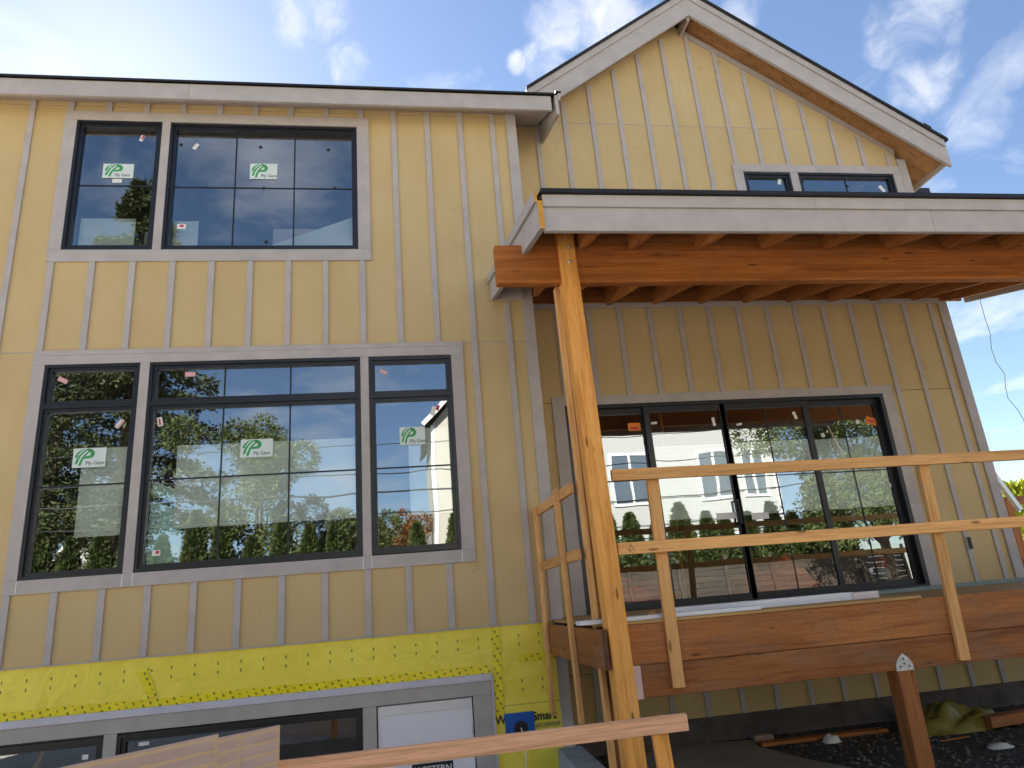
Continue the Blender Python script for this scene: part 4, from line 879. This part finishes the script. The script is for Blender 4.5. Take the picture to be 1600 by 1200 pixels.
def conifer(x, y, h, rad, seed, label, n=40000):
    random.seed(seed); t = thing('conifer_tree', (x, y, G), label, 'tree', 'trees across the street')
    bm = bmesh.new(); tiers = []
    for k in range(170):
        z = h * (0.10 + 0.88 * random.random()); a = random.uniform(0, 6.283); L = rad * (1 - z / h) ** 0.75 * random.uniform(.6, 1.1) + .3; tiers.append((z, a, L))
    def fn():
        z, a, L = random.choice(tiers); u = random.random() ** .7; o = Vector((math.cos(a), math.sin(a), 0)); side = Vector((-o.y, o.x, 0))
        w = (1 - u * .6) * L * .28; p = o * (u * L) + side * random.gauss(0, w * .55) + Vector((0, 0, z - u * u * L * .22 + random.gauss(0, .14)))
        return Vector((x, y, G)) + p, o * .8 + side * random.gauss(0, .7)
    leaf_cloud(bm, n, fn, 0.26, .45, .25); mesh_obj('crown', bm, L_CON, t)
    tube('trunk', [(x, y, G), (x, y, G + h * .5), (x, y, G + h * .97)], [.38, .22, .03], BARK, t, 8)
    bm2 = [tube('limb', [(x, y, G + z), (x + math.cos(a) * L * .6, y + math.sin(a) * L * .6, G + z - L * .08)], [.06, .02], BARK, t, 5) for z, a, L in tiers[:14]]
    return t
conifer(-9.3, -25.5, 24, 6.2, 11, 'tall dark conifer mirrored in the left windows', 70000)
conifer(-13.8, -29, 20, 5.0, 12, 'second dark conifer left of the tall one')
def broad(x, y, h, rad, seed, label, mat, n=26000, size=.15):
    random.seed(seed); t = thing('broadleaf_tree', (x, y, G), label, 'tree', 'trees across the street'); bm = bmesh.new()
    cl_ = [(Vector((random.gauss(0, .45) * rad, random.gauss(0, .45) * rad, h * random.uniform(.38, .95))), rad * random.uniform(.22, .42)) for k in range(26)]
    def fn():
        c, r = random.choice(cl_); d = Vector((random.gauss(0, 1), random.gauss(0, 1), random.gauss(0, 1))).normalized(); return Vector((x, y, G)) + c + d * r * random.uniform(.6, 1.05), d
    leaf_cloud(bm, n, fn, size, .6); mesh_obj('crown', bm, mat, t)
    tube('trunk', [(x, y, G), (x + .1, y, G + h * .35), (x, y, G + h * .7)], [.2, .15, .04], BARK, t, 8)
    for c, r in cl_[:7]: tube('limb', [(x, y, G + h * .3), (x + c.x * .8, y + c.y * .8, G + c.z)], [.08, .02], BARK, t, 5)
broad(-3.2, -25, 10.2, 2.6, 21, 'olive broadleaf tree mirrored beside the conifer in the wide middle window', L_DEC)
broad(0.9, -27, 6.0, 2.0, 22, 'lower broadleaf tree mirrored right of the middle of the wide window', L_DEC)
broad(20.8, -15.5, 8.5, 2.8, 24, 'broadleaf tree mirrored in the right glass door panels', L_DEC, 30000)
broad(3.0, -30, 6.5, 1.8, 25, 'rusty tinged small tree mirrored low in the narrow right window', leaf('rust leaves', (0.13, 0.07, 0.02), (0.24, 0.11, 0.03)), 12000)
random.seed(31)
for i, (x, y, h, rad) in enumerate(((16.6, 6.2, 3.0, 1.0), (18.0, 6.8, 3.2, 1.1), (15.9, 5.2, 2.2, .8))):
    t = thing('shrub', (x, y, G), ('bright yellow green shrub beyond the gate frame', 'taller yellow green shrub behind the nearer one at the right photo edge', 'low yellow green shrub at the foot of the gate frame')[i], 'shrub', 'shrubs beyond the house corner'); bm = bmesh.new()
    def fn():
        a = random.uniform(0, 6.28); z = random.random(); rr = rad * (1 - z * .75) * random.uniform(.3, 1); return Vector((x + math.cos(a) * rr, y + math.sin(a) * rr, G + .1 + z * h)), Vector((math.cos(a), math.sin(a), 1.6))
    leaf_cloud(bm, 3500, fn, 0.20, .45); mesh_obj('foliage', bm, L_YEL, t); tube('stem', [(x, y, G), (x, y, G + h * .7)], [.04, .01], BARK, t, 5)

# ================================================================== houses across the street (seen in the glass)
def far_window(h, x0, x1, z0, z1, y, n=2):
    bm = bmesh.new(); rect_frame(bm, x0 - .12, x1 + .12, z0 - .12, z1 + .12, y, y + .06, .12)
    for k in range(1, n): xm = x0 + (x1 - x0) * k / n; bm_box(bm, xm - .06, xm + .06, y + .001, y + .055, z0, z1)
    w = mesh_obj('window', bm, RTRIM, h)
    for k in range(n): a = x0 + (x1 - x0) * k / n + (.06 if k else 0); b = x0 + (x1 - x0) * (k + 1) / n - (.06 if k < n - 1 else 0); box('pane', a, b, y + .01, y + .03, z0, z1, PANEF, w, 0); box('meeting_rail', a, b, y + .031, y + .05, (z0 + z1) / 2 - .025, (z0 + z1) / 2 + .025, RTRIM, w, 0)
def far_house(x0, x1, y0, y1, zt, zrg, label, mat, wins, axis='x'):
    h = thing('neighbour_house', ((x0 + x1) / 2, (y0 + y1) / 2, G), label, 'house', 'houses across the street')
    box('wall', x0, x1, y0, y1, G - .2, zt, mat, h, 0)
    if axis == 'x': P = [(y0 - .4, zt - .1), ((y0 + y1) / 2, zrg), (y1 + .4, zt - .1), (y1 + .4, zt + .1), ((y0 + y1) / 2, zrg + .22), (y0 - .4, zt + .1)]; prism_x('roof', P, x0 - .4, x1 + .4, ROOFG, h)
    else:
        xm = (x0 + x1) / 2; P = [(x0 - .45, zt - .15), (xm, zrg), (x1 + .45, zt - .15), (x1 + .45, zt + .08), (xm, zrg + .23), (x0 - .45, zt + .08)]; prism('roof', P, y0 - .3, y1 + .45, ROOFG, h)
        prism('gable', [(x0, zt), (x1, zt), (xm, zrg)], y1 - .2, y1, mat, h)
        for sg_ in (-1, 1): lumber('rake_board', (xm + sg_ * ((x1 - x0) / 2 + .45), y1 + .47, zt - .05), (xm, y1 + .47, zrg + .08), .04, .22, RTRIM, h)
    for sx in (x0 + .06, x1 - .06): box('corner_board', sx - .1, sx + .1, y1, y1 + .04, G, zt, RTRIM, h, 0)
    for w in wins: far_window(h, *w, y1)
    return h
far_house(10.9, 20.2, -31, -21.0, 8.6, 11.5, 'white lap sided two storey house mirrored in the glass doors', LAPW, [(12.4, 14.1, 3.9, 6.0), (16.5, 17.9, 3.95, 5.9), (12.3, 14.2, 0.2, 2.2), (16.0, 18.0, 0.2, 2.2), (18.6, 19.6, 3.95, 5.9)])
far_house(4.6, 9.0, -34, -26.0, 8.7, 11.2, 'tall cream house mirrored at the edge of the narrow right window', LAPC, [(5.7, 6.6, 4.2, 7.2), (7.0, 7.9, 4.2, 7.2)], 'y')
far_house(-1.5, 4.2, -40, -33.5, 2.6, 4.8, 'low beige house mirrored at the foot of the narrow right window', LAPC, [(1.8, 3.0, .3, 1.7)])
far_house(-16.5, -12.6, -41, -35, 3.3, 5.6, 'small white gabled house mirrored low in the left window', LAPW, [(-15.2, -13.9, 1.2, 2.8)], 'y')
far_house(-24, -18.5, -41, -36, 3.3, 5.8, 'second small gabled house further left across the street', LAPW, [(-22, -20.5, 1.2, 2.8)], 'y')
FB = thing('board_fence', (15.0, -17.3, G), 'weathered horizontal board fence before the hedge mirrored low in the glass doors', 'fence')
FENCE = wood('weathered fence', (0.10, 0.078, 0.06), (0.065, 0.05, 0.038), 0.4)
for k in range(11): box('board', 7.5, 23.0, -17.35, -17.32, G + .05 + .205 * k, G + .245 + .205 * k, FENCE, FB, .004)
for k in range(9): box('post', 7.6 + 1.9 * k, 7.72 + 1.9 * k, -17.318, -17.22, G, G + 2.55, FENCE, FB, .004)
# utility poles and wires along the street
for i, x in enumerate((-27.0, 27.5)):
    P = thing('utility_pole', (x, -18.6, G), ('wooden utility pole across the street far to the left', 'wooden utility pole across the street far to the right')[i], 'pole', 'utility poles')
    tube('shaft', [(x, -18.6, G), (x, -18.6, 9.5)], [.16, .11], BARK, P, 8); lumber('crossarm', (x, -19.5, 8.6), (x, -17.7, 8.6), .1, .12, BARK, P)
    for dy in (-.8, -.3, .3, .8): lathe('insulator', [(.05, 0), (.06, .06), (.03, .12)], (x, -18.6 + dy, 8.66), GALV, P, 8)
for i, (y, z, r) in enumerate(((-18.3, 5.05, .022), (-18.4, 4.35, .035), (-18.5, 3.55, .022), (-18.3, 6.1, .018))):
    pts = [(x, y, z + 0.00085 * x * x * (.6 + .2 * i)) for x in [-80 + 8 * k for k in range(21)]]
    tag(tube('power_line', pts, r, BLACKM), ('upper thin overhead wire of the street lines', 'thick middle overhead cable of the street lines', 'lowest thin overhead wire of the street lines', 'topmost overhead wire of the street lines')[i], 'wire', 'overhead wires')
